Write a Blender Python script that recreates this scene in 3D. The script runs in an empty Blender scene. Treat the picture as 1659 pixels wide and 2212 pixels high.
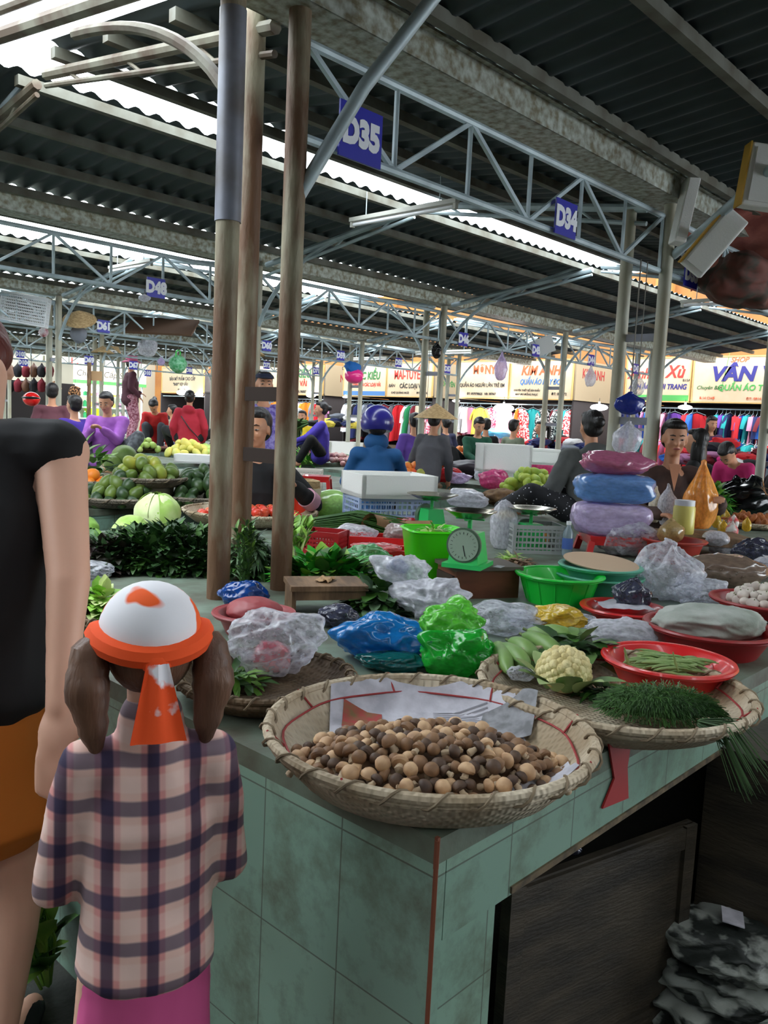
import bpy, bmesh, math, random
from math import sin, cos, pi, radians, sqrt, atan2
from mathutils import Vector, Matrix, noise, Euler
V = Vector
SC = bpy.context.scene
COL = SC.collection
RND = random.Random(7)
# ---------------------------------------------------------------- camera (1659x2212 frame, f in pixels)
CAMZ, YAW, PITCH, ROLL, FPX = 1.42, radians(42.97), radians(6.18), radians(2.737), 1787.0
_f = V((cos(YAW)*cos(PITCH), sin(YAW)*cos(PITCH), -sin(PITCH)))
_r0 = V((sin(YAW), -cos(YAW), 0)); _u0 = _r0.cross(_f)
_r = cos(ROLL)*_r0 + sin(ROLL)*_u0; _u = -sin(ROLL)*_r0 + cos(ROLL)*_u0
CAMP = V((0, 0, CAMZ))
cd = bpy.data.cameras.new('camera'); cam = bpy.data.objects.new('camera', cd); COL.objects.link(cam)
cam.matrix_world = Matrix(((_r.x, _u.x, -_f.x, 0), (_r.y, _u.y, -_f.y, 0), (_r.z, _u.z, -_f.z, CAMZ), (0, 0, 0, 1)))
cd.sensor_fit = 'VERTICAL'; cd.sensor_height = 36; cd.lens = 36*FPX/2212; cd.clip_start = .02; cd.clip_end = 200
cd.dof.use_dof = False
SC.camera = cam
# ---------------------------------------------------------------- daylight: overcast sky
SC.view_settings.view_transform = 'Standard'; SC.view_settings.look = 'None'
SC.view_settings.gamma = 1; SC.view_settings.use_curve_mapping = False
SC.view_settings.exposure = 0.78
wd = bpy.data.worlds.new('sky'); SC.world = wd; wd.use_nodes = True
bg = wd.node_tree.nodes['Background']; bg.inputs[0].default_value = (.86, .94, 1.0, 1); bg.inputs[1].default_value = 5.0
sd = bpy.data.lights.new('sun', 'SUN'); sd.energy = 1.0; sd.angle = radians(25); sd.color = (1, .97, .92)
so = bpy.data.objects.new('sun', sd); COL.objects.link(so); so.rotation_euler = (radians(38), radians(-12), radians(20))
SC.cycles.max_bounces = 7; SC.cycles.transparent_max_bounces = 10; SC.cycles.diffuse_bounces = 4
# ---------------------------------------------------------------- pixels to rays (used only to read real places off the photo)
def ray(px, py): return _f + _r*((px-829.5)/FPX) - _u*((py-1106)/FPX)
def onz(px, py, z): d = ray(px, py); return CAMP + d*((z-CAMZ)/d.z)
def onx(px, py, x): d = ray(px, py); return CAMP + d*(x/d.x)
def ony(px, py, y): d = ray(px, py); return CAMP + d*(y/d.y)
def dep(px, py, t): return CAMP + ray(px, py)*t
def dist(p): return (V(p)-CAMP).dot(_f)
def S(px, p): return px*dist(p)/FPX
ZT = .81
# ---------------------------------------------------------------- materials
def lin(c): return tuple(((x/255)/12.92 if x/255 <= .04045 else (((x/255)+.055)/1.055)**2.4) for x in c)
_M = {}
def mat(name, col, rough=.6, metal=0., col2=None, scale=8., bump=0., bscale=30., alpha=1., emit=0., coat=0., trans=0., detail=4., spread=.12, stretch=(1, 1, 1), sub=0., mid=.5):
    if name in _M: return _M[name]
    m = bpy.data.materials.new(name); m.use_nodes = True; nt = m.node_tree; b = nt.nodes['Principled BSDF']
    c = lin(col); b.inputs['Base Color'].default_value = (*c, 1)
    b.inputs['Roughness'].default_value = rough; b.inputs['Metallic'].default_value = metal
    b.inputs['Alpha'].default_value = alpha; b.inputs['Coat Weight'].default_value = coat
    b.inputs['Transmission Weight'].default_value = trans
    if sub: b.inputs['Subsurface Weight'].default_value = sub; b.inputs['Subsurface Radius'].default_value = (.02, .01, .006)
    if emit: b.inputs['Emission Color'].default_value = (*c, 1); b.inputs['Emission Strength'].default_value = emit
    tc = nt.nodes.new('ShaderNodeTexCoord'); mp = nt.nodes.new('ShaderNodeMapping'); mp.inputs['Scale'].default_value = stretch
    nt.links.new(tc.outputs['Object'], mp.inputs[0])
    if col2 is not None:
        n = nt.nodes.new('ShaderNodeTexNoise'); n.inputs['Scale'].default_value = scale; n.inputs['Detail'].default_value = detail
        r = nt.nodes.new('ShaderNodeValToRGB'); r.color_ramp.elements[0].position = mid-spread; r.color_ramp.elements[1].position = mid+spread
        r.color_ramp.elements[0].color = (*c, 1); r.color_ramp.elements[1].color = (*lin(col2), 1)
        nt.links.new(mp.outputs[0], n.inputs['Vector']); nt.links.new(n.outputs['Fac'], r.inputs[0]); nt.links.new(r.outputs[0], b.inputs['Base Color'])
    if bump:
        n2 = nt.nodes.new('ShaderNodeTexNoise'); n2.inputs['Scale'].default_value = bscale; n2.inputs['Detail'].default_value = 3
        bp = nt.nodes.new('ShaderNodeBump'); bp.inputs['Strength'].default_value = bump; bp.inputs['Distance'].default_value = .01
        nt.links.new(mp.outputs[0], n2.inputs['Vector']); nt.links.new(n2.outputs['Fac'], bp.inputs['Height']); nt.links.new(bp.outputs[0], b.inputs['Normal'])
    _M[name] = m; return m
def film(name, col, alpha=.45, rough=.16, bump=.5, bscale=10.):
    """thin plastic film: partly see-through, partly glossy scattering"""
    if name in _M: return _M[name]
    m = mat(name, col, rough, bump=bump, bscale=bscale, coat=.6, stretch=(1, 1, .6)); nt = m.node_tree; b = nt.nodes['Principled BSDF']
    out = nt.nodes['Material Output']; tr = nt.nodes.new('ShaderNodeBsdfTransparent'); tl = nt.nodes.new('ShaderNodeBsdfTranslucent')
    c = lin(col); tr.inputs[0].default_value = (*[.5+.5*x for x in c], 1); tl.inputs[0].default_value = (*c, 1)
    mx = nt.nodes.new('ShaderNodeMixShader'); mx.inputs[0].default_value = .25
    m2 = nt.nodes.new('ShaderNodeMixShader'); n = nt.nodes.new('ShaderNodeTexNoise'); n.inputs['Scale'].default_value = 14
    mr = nt.nodes.new('ShaderNodeMapRange'); mr.inputs[1].default_value = .3; mr.inputs[2].default_value = .7
    mr.inputs[3].default_value = max(0, alpha-.28); mr.inputs[4].default_value = min(1, alpha+.08)
    lw = nt.nodes.new('ShaderNodeLayerWeight'); lw.inputs[0].default_value = .35; ma = nt.nodes.new('ShaderNodeMath'); ma.operation = 'MULTIPLY_ADD'; ma.use_clamp = True; ma.inputs[1].default_value = .6
    nt.links.new(n.outputs['Fac'], mr.inputs[0]); nt.links.new(lw.outputs['Facing'], ma.inputs[0]); nt.links.new(mr.outputs[0], ma.inputs[2]); nt.links.new(ma.outputs[0], m2.inputs[0])
    nt.links.new(b.outputs[0], mx.inputs[1]); nt.links.new(tl.outputs[0], mx.inputs[2])
    nt.links.new(tr.outputs[0], m2.inputs[1]); nt.links.new(mx.outputs[0], m2.inputs[2]); nt.links.new(m2.outputs[0], out.inputs[0])
    return m
def node_mat(name, fn, rough=.6):
    if name in _M: return _M[name]
    m = bpy.data.materials.new(name); m.use_nodes = True; b = m.node_tree.nodes['Principled BSDF']; b.inputs['Roughness'].default_value = rough
    fn(m.node_tree, b); _M[name] = m; return m
# ---------------------------------------------------------------- mesh builder
class MB:
    def __init__(s): s.v = []; s.f = []; s.m = []
    def add(s, vs, fs, m=0):
        o = len(s.v); s.v += [tuple(v) for v in vs]; s.f += [tuple(i+o for i in f) for f in fs]; s.m += [m]*len(fs); return s
    def box(s, c, d, rz=0, m=0, M=None):
        R = M if M is not None else Matrix.Rotation(rz, 3, 'Z'); c = V(c); vs = []
        for k in range(8):
            vs.append(c + R @ V(((k & 1)-.5)*d[i] if i == 0 else (((k >> i) & 1)-.5)*d[i] for i in range(3)))
        return s.add(vs, [(0, 2, 3, 1), (4, 5, 7, 6), (0, 1, 5, 4), (2, 6, 7, 3), (0, 4, 6, 2), (1, 3, 7, 5)], m)
    def bar(s, a, b, w, h, m=0):
        a = V(a); b = V(b); x = (b-a); L = x.length; x.normalize(); up = V((0, 0, 1)) if abs(x.z) < .95 else V((1, 0, 0))
        y = up.cross(x).normalized(); z = x.cross(y); return s.box((a+b)/2, (L, w, h), M=Matrix((x, y, z)).transposed(), m=m)
    def tube(s, pts, r, n=10, m=0, caps=True, flat=1.):
        pts = [V(p) for p in pts]; k = len(pts); rr = r if isinstance(r, (list, tuple)) else [r]*k; vs = []; fs = []
        t = (pts[1]-pts[0]).normalized(); up = V((0, 0, 1)) if abs(t.z) < .9 else V((1, 0, 0)); y = up.cross(t).normalized()
        for i, p in enumerate(pts):
            t = (pts[min(i+1, k-1)]-pts[max(i-1, 0)]); t = t.normalized() if t.length > 1e-9 else V((0, 0, 1))
            y = (y - t*y.dot(t)); y = y.normalized() if y.length > 1e-6 else t.orthogonal().normalized(); z = t.cross(y)
            for j in range(n):
                a = 2*pi*j/n; vs.append(p + (y*cos(a)+z*sin(a)*flat)*rr[i])
        for i in range(k-1):
            for j in range(n): j2 = (j+1) % n; fs.append((i*n+j, i*n+j2, (i+1)*n+j2, (i+1)*n+j))
        if caps: fs.append(tuple(range(n))[::-1]); fs.append(tuple((k-1)*n+j for j in range(n)))
        return s.add(vs, fs, m)
    def cap(s, a, b, ra, rb, n=12, m=0):
        """rounded tapering capsule"""
        a = V(a); b = V(b); d = (b-a); L = d.length; d = d.normalized() if L > 1e-9 else V((0, 0, 1)); ps = []; rs = []
        for q in (1.0, .9, .65, .35, 0): ps.append(a-d*ra*q); rs.append(ra*sqrt(max(1e-4, 1-q*q)))
        for q in (0, .35, .65, .9, 1.0): ps.append(b+d*rb*q); rs.append(rb*sqrt(max(1e-4, 1-q*q)))
        return s.tube(ps, rs, n, m)
    def lathe(s, prof, n=32, c=(0, 0, 0), m=0, close=False, sq=0, jit=0, seed=0):
        c = V(c); vs = []; fs = []; k = len(prof); rd = random.Random(seed)
        jj = [1+jit*noise.noise(V((cos(2*pi*j/n)*1.5, sin(2*pi*j/n)*1.5, seed))) for j in range(n)]
        for (r, z) in prof:
            for j in range(n):
                a = 2*pi*j/n; q = 1.
                if sq: q = 1/((abs(cos(a))**sq+abs(sin(a))**sq)**(1/sq))
                vs.append(c+V((r*q*cos(a)*jj[j], r*q*sin(a)*jj[j], z)))
        for i in range(k-1):
            for j in range(n): j2 = (j+1) % n; fs.append((i*n+j, i*n+j2, (i+1)*n+j2, (i+1)*n+j))
        if prof[0][0] > 1e-4 and close: fs.append(tuple(range(n))[::-1])
        if close and prof[-1][0] > 1e-4: fs.append(tuple((k-1)*n+j for j in range(n)))
        return s.add(vs, fs, m)
    def ell(s, c, r, nu=16, nv=10, m=0, M=None, fn=None):
        c = V(c); r = r if isinstance(r, (tuple, list, Vector)) else (r, r, r); vs = []; fs = []
        for i in range(nv+1):
            th = pi*i/nv
            for j in range(nu):
                a = 2*pi*j/nu; d = V((sin(th)*cos(a), sin(th)*sin(a), cos(th)))
                if fn: d = fn(d)
                p = V((d.x*r[0], d.y*r[1], d.z*r[2])); p = M @ p if M is not None else p; vs.append(c+p)
        for i in range(nv):
            for j in range(nu): j2 = (j+1) % nu; fs.append((i*nu+j, (i+1)*nu+j, (i+1)*nu+j2, i*nu+j2))
        return s.add(vs, fs, m)
    def sheet(s, fn, nu, nv, m=0, closed=False):
        vs = [fn(i/nu, j/nv) for i in range(nu+1) for j in range(nv+1)]
        return s.add(vs, [(i*(nv+1)+j, (i+1)*(nv+1)+j, (i+1)*(nv+1)+j+1, i*(nv+1)+j+1) for i in range(nu) for j in range(nv)], m)
    def build(s, name, mats, parent=None, loc=(0, 0, 0), rz=0, smooth=True, rot=None, sharp=True):
        me = bpy.data.meshes.new(name); me.from_pydata(s.v, [], s.f); me.validate()
        mats = mats if isinstance(mats, (list, tuple)) else [mats]
        for q in mats: me.materials.append(q)
        if len(mats) > 1 and len(me.polygons) == len(s.m): me.polygons.foreach_set('material_index', s.m)
        if smooth:
            me.polygons.foreach_set('use_smooth', [True]*len(me.polygons))
        me.update()
        if smooth and sharp:
            try: me.set_sharp_from_angle(angle=radians(42))
            except Exception: pass
        o = bpy.data.objects.new(name, me); COL.objects.link(o); o.location = loc
        o.rotation_euler = rot if rot is not None else (0, 0, rz)
        if parent is not None: o.parent = parent
        return o
def tag(o, label, cat, group=None, kind=None):
    if label: o['label'] = label
    if cat: o['category'] = cat
    if group: o['group'] = group
    if kind: o['kind'] = kind
    return o
def thing(name, label, cat, loc=(0, 0, 0), rz=0, group=None):
    o = bpy.data.objects.new(name, None); o.empty_display_size = .05; COL.objects.link(o); o.location = loc; o.rotation_euler = (0, 0, rz)
    return tag(o, label, cat, group)
def struct(o): o['kind'] = 'structure'; return o
def lab(o, t): o['label'] = t; return o
def dup(o, loc=None, rot=None, label=None, sc=None, group=None, m=None):
    c = o.copy(); COL.objects.link(c)
    if loc is not None: c.location = loc
    if rot is not None: c.rotation_euler = rot
    if sc is not None: c.scale = (sc, sc, sc) if not isinstance(sc, (tuple, list)) else sc
    if label: c['label'] = label
    if group: c['group'] = group
    for ch in list(o.children):
        g = dup(ch); g.parent = c; g.matrix_parent_inverse = ch.matrix_parent_inverse
    if m is not None: setm(c, m)
    return c
def setm(o, m):
    if o.type == 'MESH':
        o.material_slots[0].link = 'OBJECT'; o.material_slots[0].material = m
def text(body, size, m, parent, loc=(0, 0, 0), rot=(0, 0, 0), name='lettering', ext=.002, shear=0, bold=0, sx=1., align='CENTER', label=None):
    cu = bpy.data.curves.new(name, 'FONT'); cu.body = body; cu.size = size; cu.extrude = ext; cu.shear = shear; cu.offset = bold
    cu.align_x = align; cu.align_y = 'CENTER'; cu.resolution_u = 3
    t = bpy.data.objects.new(name, cu); COL.objects.link(t)
    dg = bpy.context.evaluated_depsgraph_get(); me = bpy.data.meshes.new_from_object(t.evaluated_get(dg)); me.name = name
    bpy.data.objects.remove(t); me.materials.clear(); me.materials.append(m)
    o = bpy.data.objects.new(name, me); COL.objects.link(o); o.parent = parent; o.location = loc; o.rotation_euler = rot; o.scale = (sx, 1, 1)
    if label: o['label'] = label
    return o
def bez(a, b, c, n=10): a, b, c = V(a), V(b), V(c); return [a*(1-t)**2+b*2*t*(1-t)+c*t*t for t in [i/n for i in range(n+1)]]
# ---------------------------------------------------------------- common materials
galv = mat('painted_steel', (186, 204, 210), .45, .1, col2=(156, 172, 178), scale=5)
rust = mat('rusty_pole_paint', (104, 74, 50), .6, .1, col2=(158, 154, 130), scale=4, bump=.4, bscale=40, spread=.08, stretch=(1.5, 1.5, .45), detail=8, mid=.57)
pole_m = mat('pole_paint', (196, 202, 190), .5, .05, col2=(150, 138, 110), scale=6, spread=.25, stretch=(1, 1, .3))
wrap_m = mat('pole_grey_paint', (132, 136, 150), .45, .1, col2=(104, 100, 100), scale=5)
gutter_m = mat('galvanised_gutter', (184, 192, 184), .5, .15, col2=(118, 112, 88), scale=26, spread=.16, bump=.2)
roof_m = mat('roof_sheet', (62, 74, 78), .55, .3, col2=(50, 60, 62), scale=2)
purl_m = mat('purlin_steel', (112, 114, 104), .6, .2, col2=(84, 80, 66), scale=5)
mint = None
def _tile(nt, b):
    tc = nt.nodes.new('ShaderNodeTexCoord'); g = nt.nodes.new('ShaderNodeNewGeometry')
    sp = nt.nodes.new('ShaderNodeSeparateXYZ'); nt.links.new(tc.outputs['Object'], sp.inputs[0])
    ad = nt.nodes.new('ShaderNodeMath'); ad.operation = 'ADD'; nt.links.new(sp.outputs[0], ad.inputs[0]); nt.links.new(sp.outputs[1], ad.inputs[1])
    cb = nt.nodes.new('ShaderNodeCombineXYZ'); nt.links.new(ad.outputs[0], cb.inputs[0]); nt.links.new(sp.outputs[2], cb.inputs[1])
    br = nt.nodes.new('ShaderNodeTexBrick'); br.offset = 0; br.inputs['Scale'].default_value = 1
    br.inputs['Brick Width'].default_value = .2; br.inputs['Row Height'].default_value = .25; br.inputs['Mortar Size'].default_value = .0016
    br.inputs['Color1'].default_value = (*lin((128, 158, 140)), 1); br.inputs['Color2'].default_value = (*lin((120, 152, 136)), 1); br.inputs['Mortar'].default_value = (*lin((84, 96, 84)), 1)
    nt.links.new(cb.outputs[0], br.inputs[0])
    n = nt.nodes.new('ShaderNodeTexNoise'); n.inputs['Scale'].default_value = 5; n.inputs['Detail'].default_value = 8; n.inputs['Roughness'].default_value = .7
    nt.links.new(tc.outputs['Object'], n.inputs[0])
    r = nt.nodes.new('ShaderNodeValToRGB'); r.color_ramp.elements[0].position = .48; r.color_ramp.elements[1].position = .74
    mx = nt.nodes.new('ShaderNodeMix'); mx.data_type = 'RGBA'; mx.inputs[7].default_value = (*lin((74, 68, 48)), 1)
    nt.links.new(n.outputs['Fac'], r.inputs[0]); nt.links.new(r.outputs[0], mx.inputs[0]); nt.links.new(br.outputs[0], mx.inputs[6])
    nt.links.new(mx.outputs[2], b.inputs['Base Color'])
tile_m = node_mat('mint_wall_tile', _tile, .35)
top_m = mat('worn_counter_top', (110, 128, 112), .6, col2=(74, 70, 56), scale=7, bump=.2, spread=.2)
conc_m = mat('dirty_concrete', (62, 60, 54), .8, col2=(42, 40, 36), scale=4, bump=.4, bscale=20)
dark_m = mat('dark_wood', (62, 56, 48), .7, col2=(38, 33, 28), scale=5, stretch=(1, 1, 6), bump=.3)
wood_m = mat('old_wood', (134, 104, 74), .65, col2=(92, 68, 46), scale=6, stretch=(4, 1, 1), bump=.2)
blue_m = mat('enamel_blue', (34, 38, 168), .35)
white_m = mat('sign_white', (235, 238, 245), .5)
# ================================================================ SETTING
fl = MB().box((9, 13, -.05), (34, 42, .1)); struct(fl.build('floor', mat('wet_floor', (48, 46, 42), .35, col2=(28, 27, 25), scale=3, bump=.3)))
XS = [1.90-2.72*1, 1.90, 4.74, 7.38, 10.0, 12.64]
YS = [-5.55, -1.65, 2.25, 6.1, 10.0, 13.9, 17.8, 21.7]
EZ = CAMZ
# corrugated roof slopes: one ceiling piece per slope
def slope(y0, z0, y1, z1, x0, x1, nm='ceiling'):
    P = .13; n = int((x1-x0)/P*6)
    mb = MB().sheet(lambda a, b: (x0+(x1-x0)*a, y0+(y1-y0)*b, z0+(z1-z0)*b+.014*sin(2*pi*(x0+(x1-x0)*a)/P)), n, 1)
    return struct(mb.build(nm, roof_m))
XR0, XR1 = -6.0, 14.3
def GA(k): return {0: 1.92, 1: 1.86, 2: 1.75}.get(k, 1.45)  # ridge gap widths vary by bay to steer how much daylight enters
def GB(k): return {0: 1.96, 1: 2.02, 2: 2.10}.get(k, 2.4)
for k in range(len(YS)-1):
    y = YS[k]; x0 = 1.85 if k == 2 else XR0
    x1 = 15.0
    slope(y+.13, EZ+1.50, y+GA(k), EZ+1.69, x0, x1)
    slope(YS[k+1]-(.13 if k != 1 else .07), EZ+(1.50 if k != 1 else 1.475), y+GB(k), EZ+1.66, XR0, x1)
    for s, (ya, yb, za, zb) in enumerate(((y+.13, y+GA(k), 1.50, 1.69), (YS[k+1]-.13, y+GB(k), 1.50, 1.66))):
        for q, t in enumerate((.03, .36, .68, .985)):
            yy = ya+(yb-ya)*t; zz = za+(zb-za)*t-.045
            b = MB().box((0, 0, 0), (x1-x0, .045, .05)).build('purlin', purl_m, loc=((x0+x1)/2, yy, EZ+zz), smooth=False)
            where = ['by the gutter', 'low on the slope', 'high on the slope', 'at the open ridge'][q]
            tag(b, f"purlin {where}, {'near' if s == 0 else 'far'} slope of the {['hindmost','overhead','first','second','third','fourth','fifth'][k]} roof bay", 'purlin', 'roof purlins')
ordn = ['behind the viewer', 'nearest', 'second nearest', 'third', 'fourth', 'fifth', 'sixth']
for k, y in enumerate(YS[2:], 1):
    g = MB(); x1 = 15.0 if k > 1 else 13.3; L = x1-XR0
    g.box((0, 0, .005), (L, .2, .01)).box((0, -.1, .06), (L, .006, .12)).box((0, .1, .06), (L, .006, .12)).box((0, -.115, .115), (L, .03, .01)).box((0, .115, .115), (L, .03, .01))
    g = g.build('rain_gutter', gutter_m, loc=((XR0+x1)/2, y+.02, EZ+1.345), smooth=False)
    tag(g, f'long mottled galvanised gutter above the {ordn[k]} row of trusses', 'gutter')
# trusses between columns
def truss(x0, x1, y, label):
    t = thing('roof_truss', label, 'truss', ((x0+x1)/2, y, EZ+.96), 0, 'steel trusses under the gutters'); h = .31; L = x1-x0
    MB().tube([(-L/2, 0, h), (L/2, 0, h)], .017, 8).build('top_chord', galv, t)
    MB().tube([(-L/2, 0, 0), (L/2, 0, 0)], .017, 8).build('bottom_chord', galv, t)
    n = 6
    for i in range(n+1):
        x = -L/2+L*i/n; MB().tube([(x, 0, 0), (x, 0, h)], .011, 6).build('vertical_strut', galv, t)
        if i < n:
            a, b = ((0, h) if i % 2 else (h, 0)); MB().bar((x, 0, a), (x+L/n, 0, b), .018, .018).build('diagonal_strut', galv, t, smooth=False)
    return t
rown = {1: 'nearest row', 2: 'second row', 3: 'third row', 4: 'fourth row', 5: 'fifth row', 6: 'sixth row'}
for k, y in enumerate(YS[2:7], 1):
    for i in range(len(XS)-1):
        if k == 1 and (i > 2 or i == 0): continue
        pos = ['at the left edge', 'left of the middle', 'in the middle', 'right of the middle', 'by the shop fronts'][i]
        truss(XS[i]+.04, XS[i+1]-.04, y+.02, f'pale steel lattice truss of the {rown[k]}, {pos}')
# twin columns
def column(x, y, label, near=False, pm=None, tall=1.34, arch=True):
    pm = pm or pole_m
    t = thing('twin_column', label, 'column', (x, y, 0), 0, None if near else 'twin steel columns'); H = EZ+tall
    for dy in (-.005, .25):
        MB().lathe([(.038, 0), (.038, H)], 20, ((ony(527, 900, 2.5).x-x) if near and dy > .1 else 0, dy, 0), close=True).build('pole', pm, t)
    for z in ((1.28, 1.50) if near else (1.5, 2.0)):
        MB().box((0, .122, z), (.012 if not near else .03, .19, .045 if not near else .05)).build('tie_plate', wrap_m if not near else mat('rusty_plate', (40, 26, 18), .95), t, smooth=False)
    if arch:
        for sx, (dy0, dy1, zr) in ((1, (-.02, -1.72, 1.62)), (1, (.27, 1.95, 1.60))):
            pts = bez((0, dy0, EZ+.80), (0, dy0+(dy1-dy0)*.16, EZ+1.32), (0, dy0+(dy1-dy0)*.62, EZ+1.47), 8)+[V((0, dy1, EZ+zr))]
            MB().tube(pts, .019, 8).build('curved_brace', galv, t)
    return t
for k, y in enumerate(YS[2:], 1):
    for i, x in enumerate(XS):
        if k == 1 and (i in (0, 1) or i > 3): continue
        if i == 0 and k > 3: continue
        pos = ['off to the left', 'second from the left', 'third from the left', 'fourth', 'fifth', 'beside the shop fronts'][i]
        column(x, y, f'pair of pale steel pipe columns joined by plates, {rown[k]}, {pos}', arch=(k > 1))
c1 = column(ony(617, 900, 2.25).x, 2.25, 'rust-streaked twin pipe column standing in the leafy greens, joined by dark plates', True, rust, 1.5, False)
MB().tube([(0, 0, EZ+.72), (.16, -.16, EZ+1.12), (.42, -.42, EZ+1.62)], .024, 10).build('slanting_brace', galv, c1)
c2 = thing('steel_column', 'thick single pipe column nearest the viewer, grey upper half, rust-streaked lower half', 'column', (ony(481, 900, 2.25).x, 2.25, 0))
MB().lathe([(.038, 0), (.038, 2.03)], 24, close=True).build('lower_pole', rust, c2)
MB().lathe([(.042, 2.03), (.042, 2.67)], 24, close=True).build('upper_sleeve', wrap_m, c2)
MB().lathe([(.040, 2.67), (.040, 2.95)], 24, close=True).build('pole_top', rust, c2)
# rafters up to the open ridges
def rafter(x, y0, z0, y1, z1, label):
    r = MB().tube([(0, 0, 0), (0, y1-y0, z1-z0)], .026, 8)
    r.tube([(0, 0, -.09), (0, (y1-y0), (z1-z0)-.05)], .014, 8)
    for q in (.2, .5, .8): r.tube([(0, (y1-y0)*q, (z1-z0)*q-.09+.04*q), (0, (y1-y0)*(q+.08), (z1-z0)*(q+.08))], .009, 6)
    o = r.build('rafter', galv if x > 2 else mat('old_rafter', (118, 116, 100), .6, .1, col2=(82, 66, 50), scale=6), loc=(x, y0, EZ+z0)); return tag(o, label, 'rafter', 'roof rafters')
for k in (1, 2, 3):
    for i in range(1, 6):
        x = XS[i]; y = YS[k+1]
        rafter(x, y+.14, 1.34, y+1.9, 1.60, f'rafter from the {rown[k]} to the open ridge, {["","left end","left of middle","middle","right of middle","by the shops"][i]}')
        rafter(x, YS[k+2]-.12, 1.34, y+2.0, 1.58, f'rafter leaning toward the viewer from the {rown[k+1]}, {["","left end","left of middle","middle","right of middle","by the shops"][i]}')
b = MB().tube(bez((1.625, 2.25, EZ+.98), (1.625, 2.55, EZ+1.36), (1.625, 3.3, EZ+1.46), 12), .022, 8).build('arched_brace', _M['old_rafter'])
tag(b, 'arched pipe brace springing from the nearest column up to the left', 'brace')
b = MB(); b.tube([(1.5, 2.1, EZ+1.30), (1.45, 4.4, EZ+1.58)], .03, 8).tube([(1.5, 2.1, EZ+1.40), (1.45, 4.4, EZ+1.68)], .02, 8)
tag(b.build('rafter', _M['old_rafter']), 'heavy double-pipe rafter crossing the upper left corner', 'rafter', 'roof rafters')
# lean frame and pale sheet beyond the roof end, upper left
wr = mat('rusty_white_paint', (190, 182, 160), .6, col2=(140, 84, 50), scale=4, spread=.1)
for j, (a, c) in enumerate((((1.2, 4.4, 3.0), (.7, 5.4, 3.75)), ((1.25, 4.5, 3.05), (1.45, 5.0, 3.8)), ((1.15, 4.5, 3.0), (1.1, 4.6, 3.9)), ((.8, 4.6, 3.1), (1.9, 5.0, 3.7)), ((1.2, 4.4, 3.0), (1.9, 4.2, 3.7)), ((.4, 4.4, 3.5), (2.6, 4.4, 3.75)))):
    o = MB().bar(a, c, .035, .035).build('frame_bar', wr, smooth=False)
    tag(o, ['pale bar leaning left', 'rust-stained bar leaning right', 'upright pale bar', 'low crossing bar', 'bar rising toward the ridge', 'high level bar'][j]+' in the open roof frame at the upper left', 'bar', 'open roof frame bars')
sh = MB().sheet(lambda a, b: (-1+2.9*a, 4.9+1.3*b, 2.98-.12*b+.014*sin(2*pi*2.9*a/.13)), 130, 1).build('roof_sheet', mat('pale_sheet', (150, 156, 158), .5))
tag(sh, 'pale corrugated sheet beyond the roof end at the upper left', 'roof sheet')
# ---- stall counters (tiled platforms)
def counter(x0, x1, y0, y1, label, h=ZT, open_front=False):
    t = thing('market_counter', label, 'counter', (x0, y0, 0), 0, None); L, W_ = x1-x0, y1-y0
    MB().box((L/2, W_/2, h-.02), (L, W_, .04)).build('counter_top', top_m, t, smooth=False)
    if open_front:
        MB().box((L/2+.013, .02, h-.105), (L-.026, .04, .13)).build('tiled_fascia', tile_m, t, smooth=False)
        MB().box((L/2+.10, -.001, h-.160), (L-.21, .006, .012)).build('grimy_edge', mat('grime', (112, 96, 72), .9, col2=(70, 62, 50), scale=30), t, smooth=False)
        MB().box((.012, W_/2, (h-.04)/2), (.024, W_, h-.04)).build('tiled_side', tile_m, t, smooth=False)
        for i, x in enumerate((.02, 1.25, 2.45, 3.65, 4.85)):
            MB().box((x+.085+(.008 if i == 0 else 0), .303, (h-.045)/2), (.17, .56, h-.045)).build('tiled_pier', tile_m if i == 0 else conc_m, t, smooth=False)
        MB().box((L/2, 1.0, (h-.04)/2), (L-.1, .05, h-.06)).build('back_panel', conc_m, t, smooth=False)
        MB().box((0, 0, h-.02), (.006, .006, .05)).tube([(-.001, -.001, 0), (-.001, -.001, h)], .004, 6).build('corner_bead', mat('red_brown_bead', (120, 66, 44), .6), t)
    else:
        MB().box((L/2, W_/2, (h-.04)/2), (L-.01, W_-.01, h-.04)).build('tiled_base', tile_m, t, smooth=False)
    return t
C0 = onz(945, 1815, ZT)
counter(C0.x, 6.2, C0.y, 3.85, 'mint-tiled market counter nearest the viewer, carrying the mushroom basket', open_front=True)
counter(1.0, 6.2, 4.7, 7.8, 'mint-tiled counter under the avocado and mango trays on the left')
counter(7.2, 12.4, .72, 3.95, 'mint-tiled counter continuing the nearest one beyond the cross aisle')
counter(7.05, 12.4, 4.7, 7.8, 'mint-tiled counter with dark bags and baskets around the middle columns')
counter(1.0, 6.2, 8.6, 11.7, 'far left counter where the woman in purple sits')
counter(7.2, 12.4, 8.6, 11.7, 'far middle counter with shallots and green vegetables on a grey edge')
counter(1.0, 6.2, 12.5, 15.6, 'distant left counter behind the seated people')
counter(7.2, 12.4, 12.5, 15.6, 'distant middle counter before the fabric shops')
counter(4.0, 12.4, 16.4, 19.4, 'distant counter with piles of green fruit at the back left')
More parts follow.
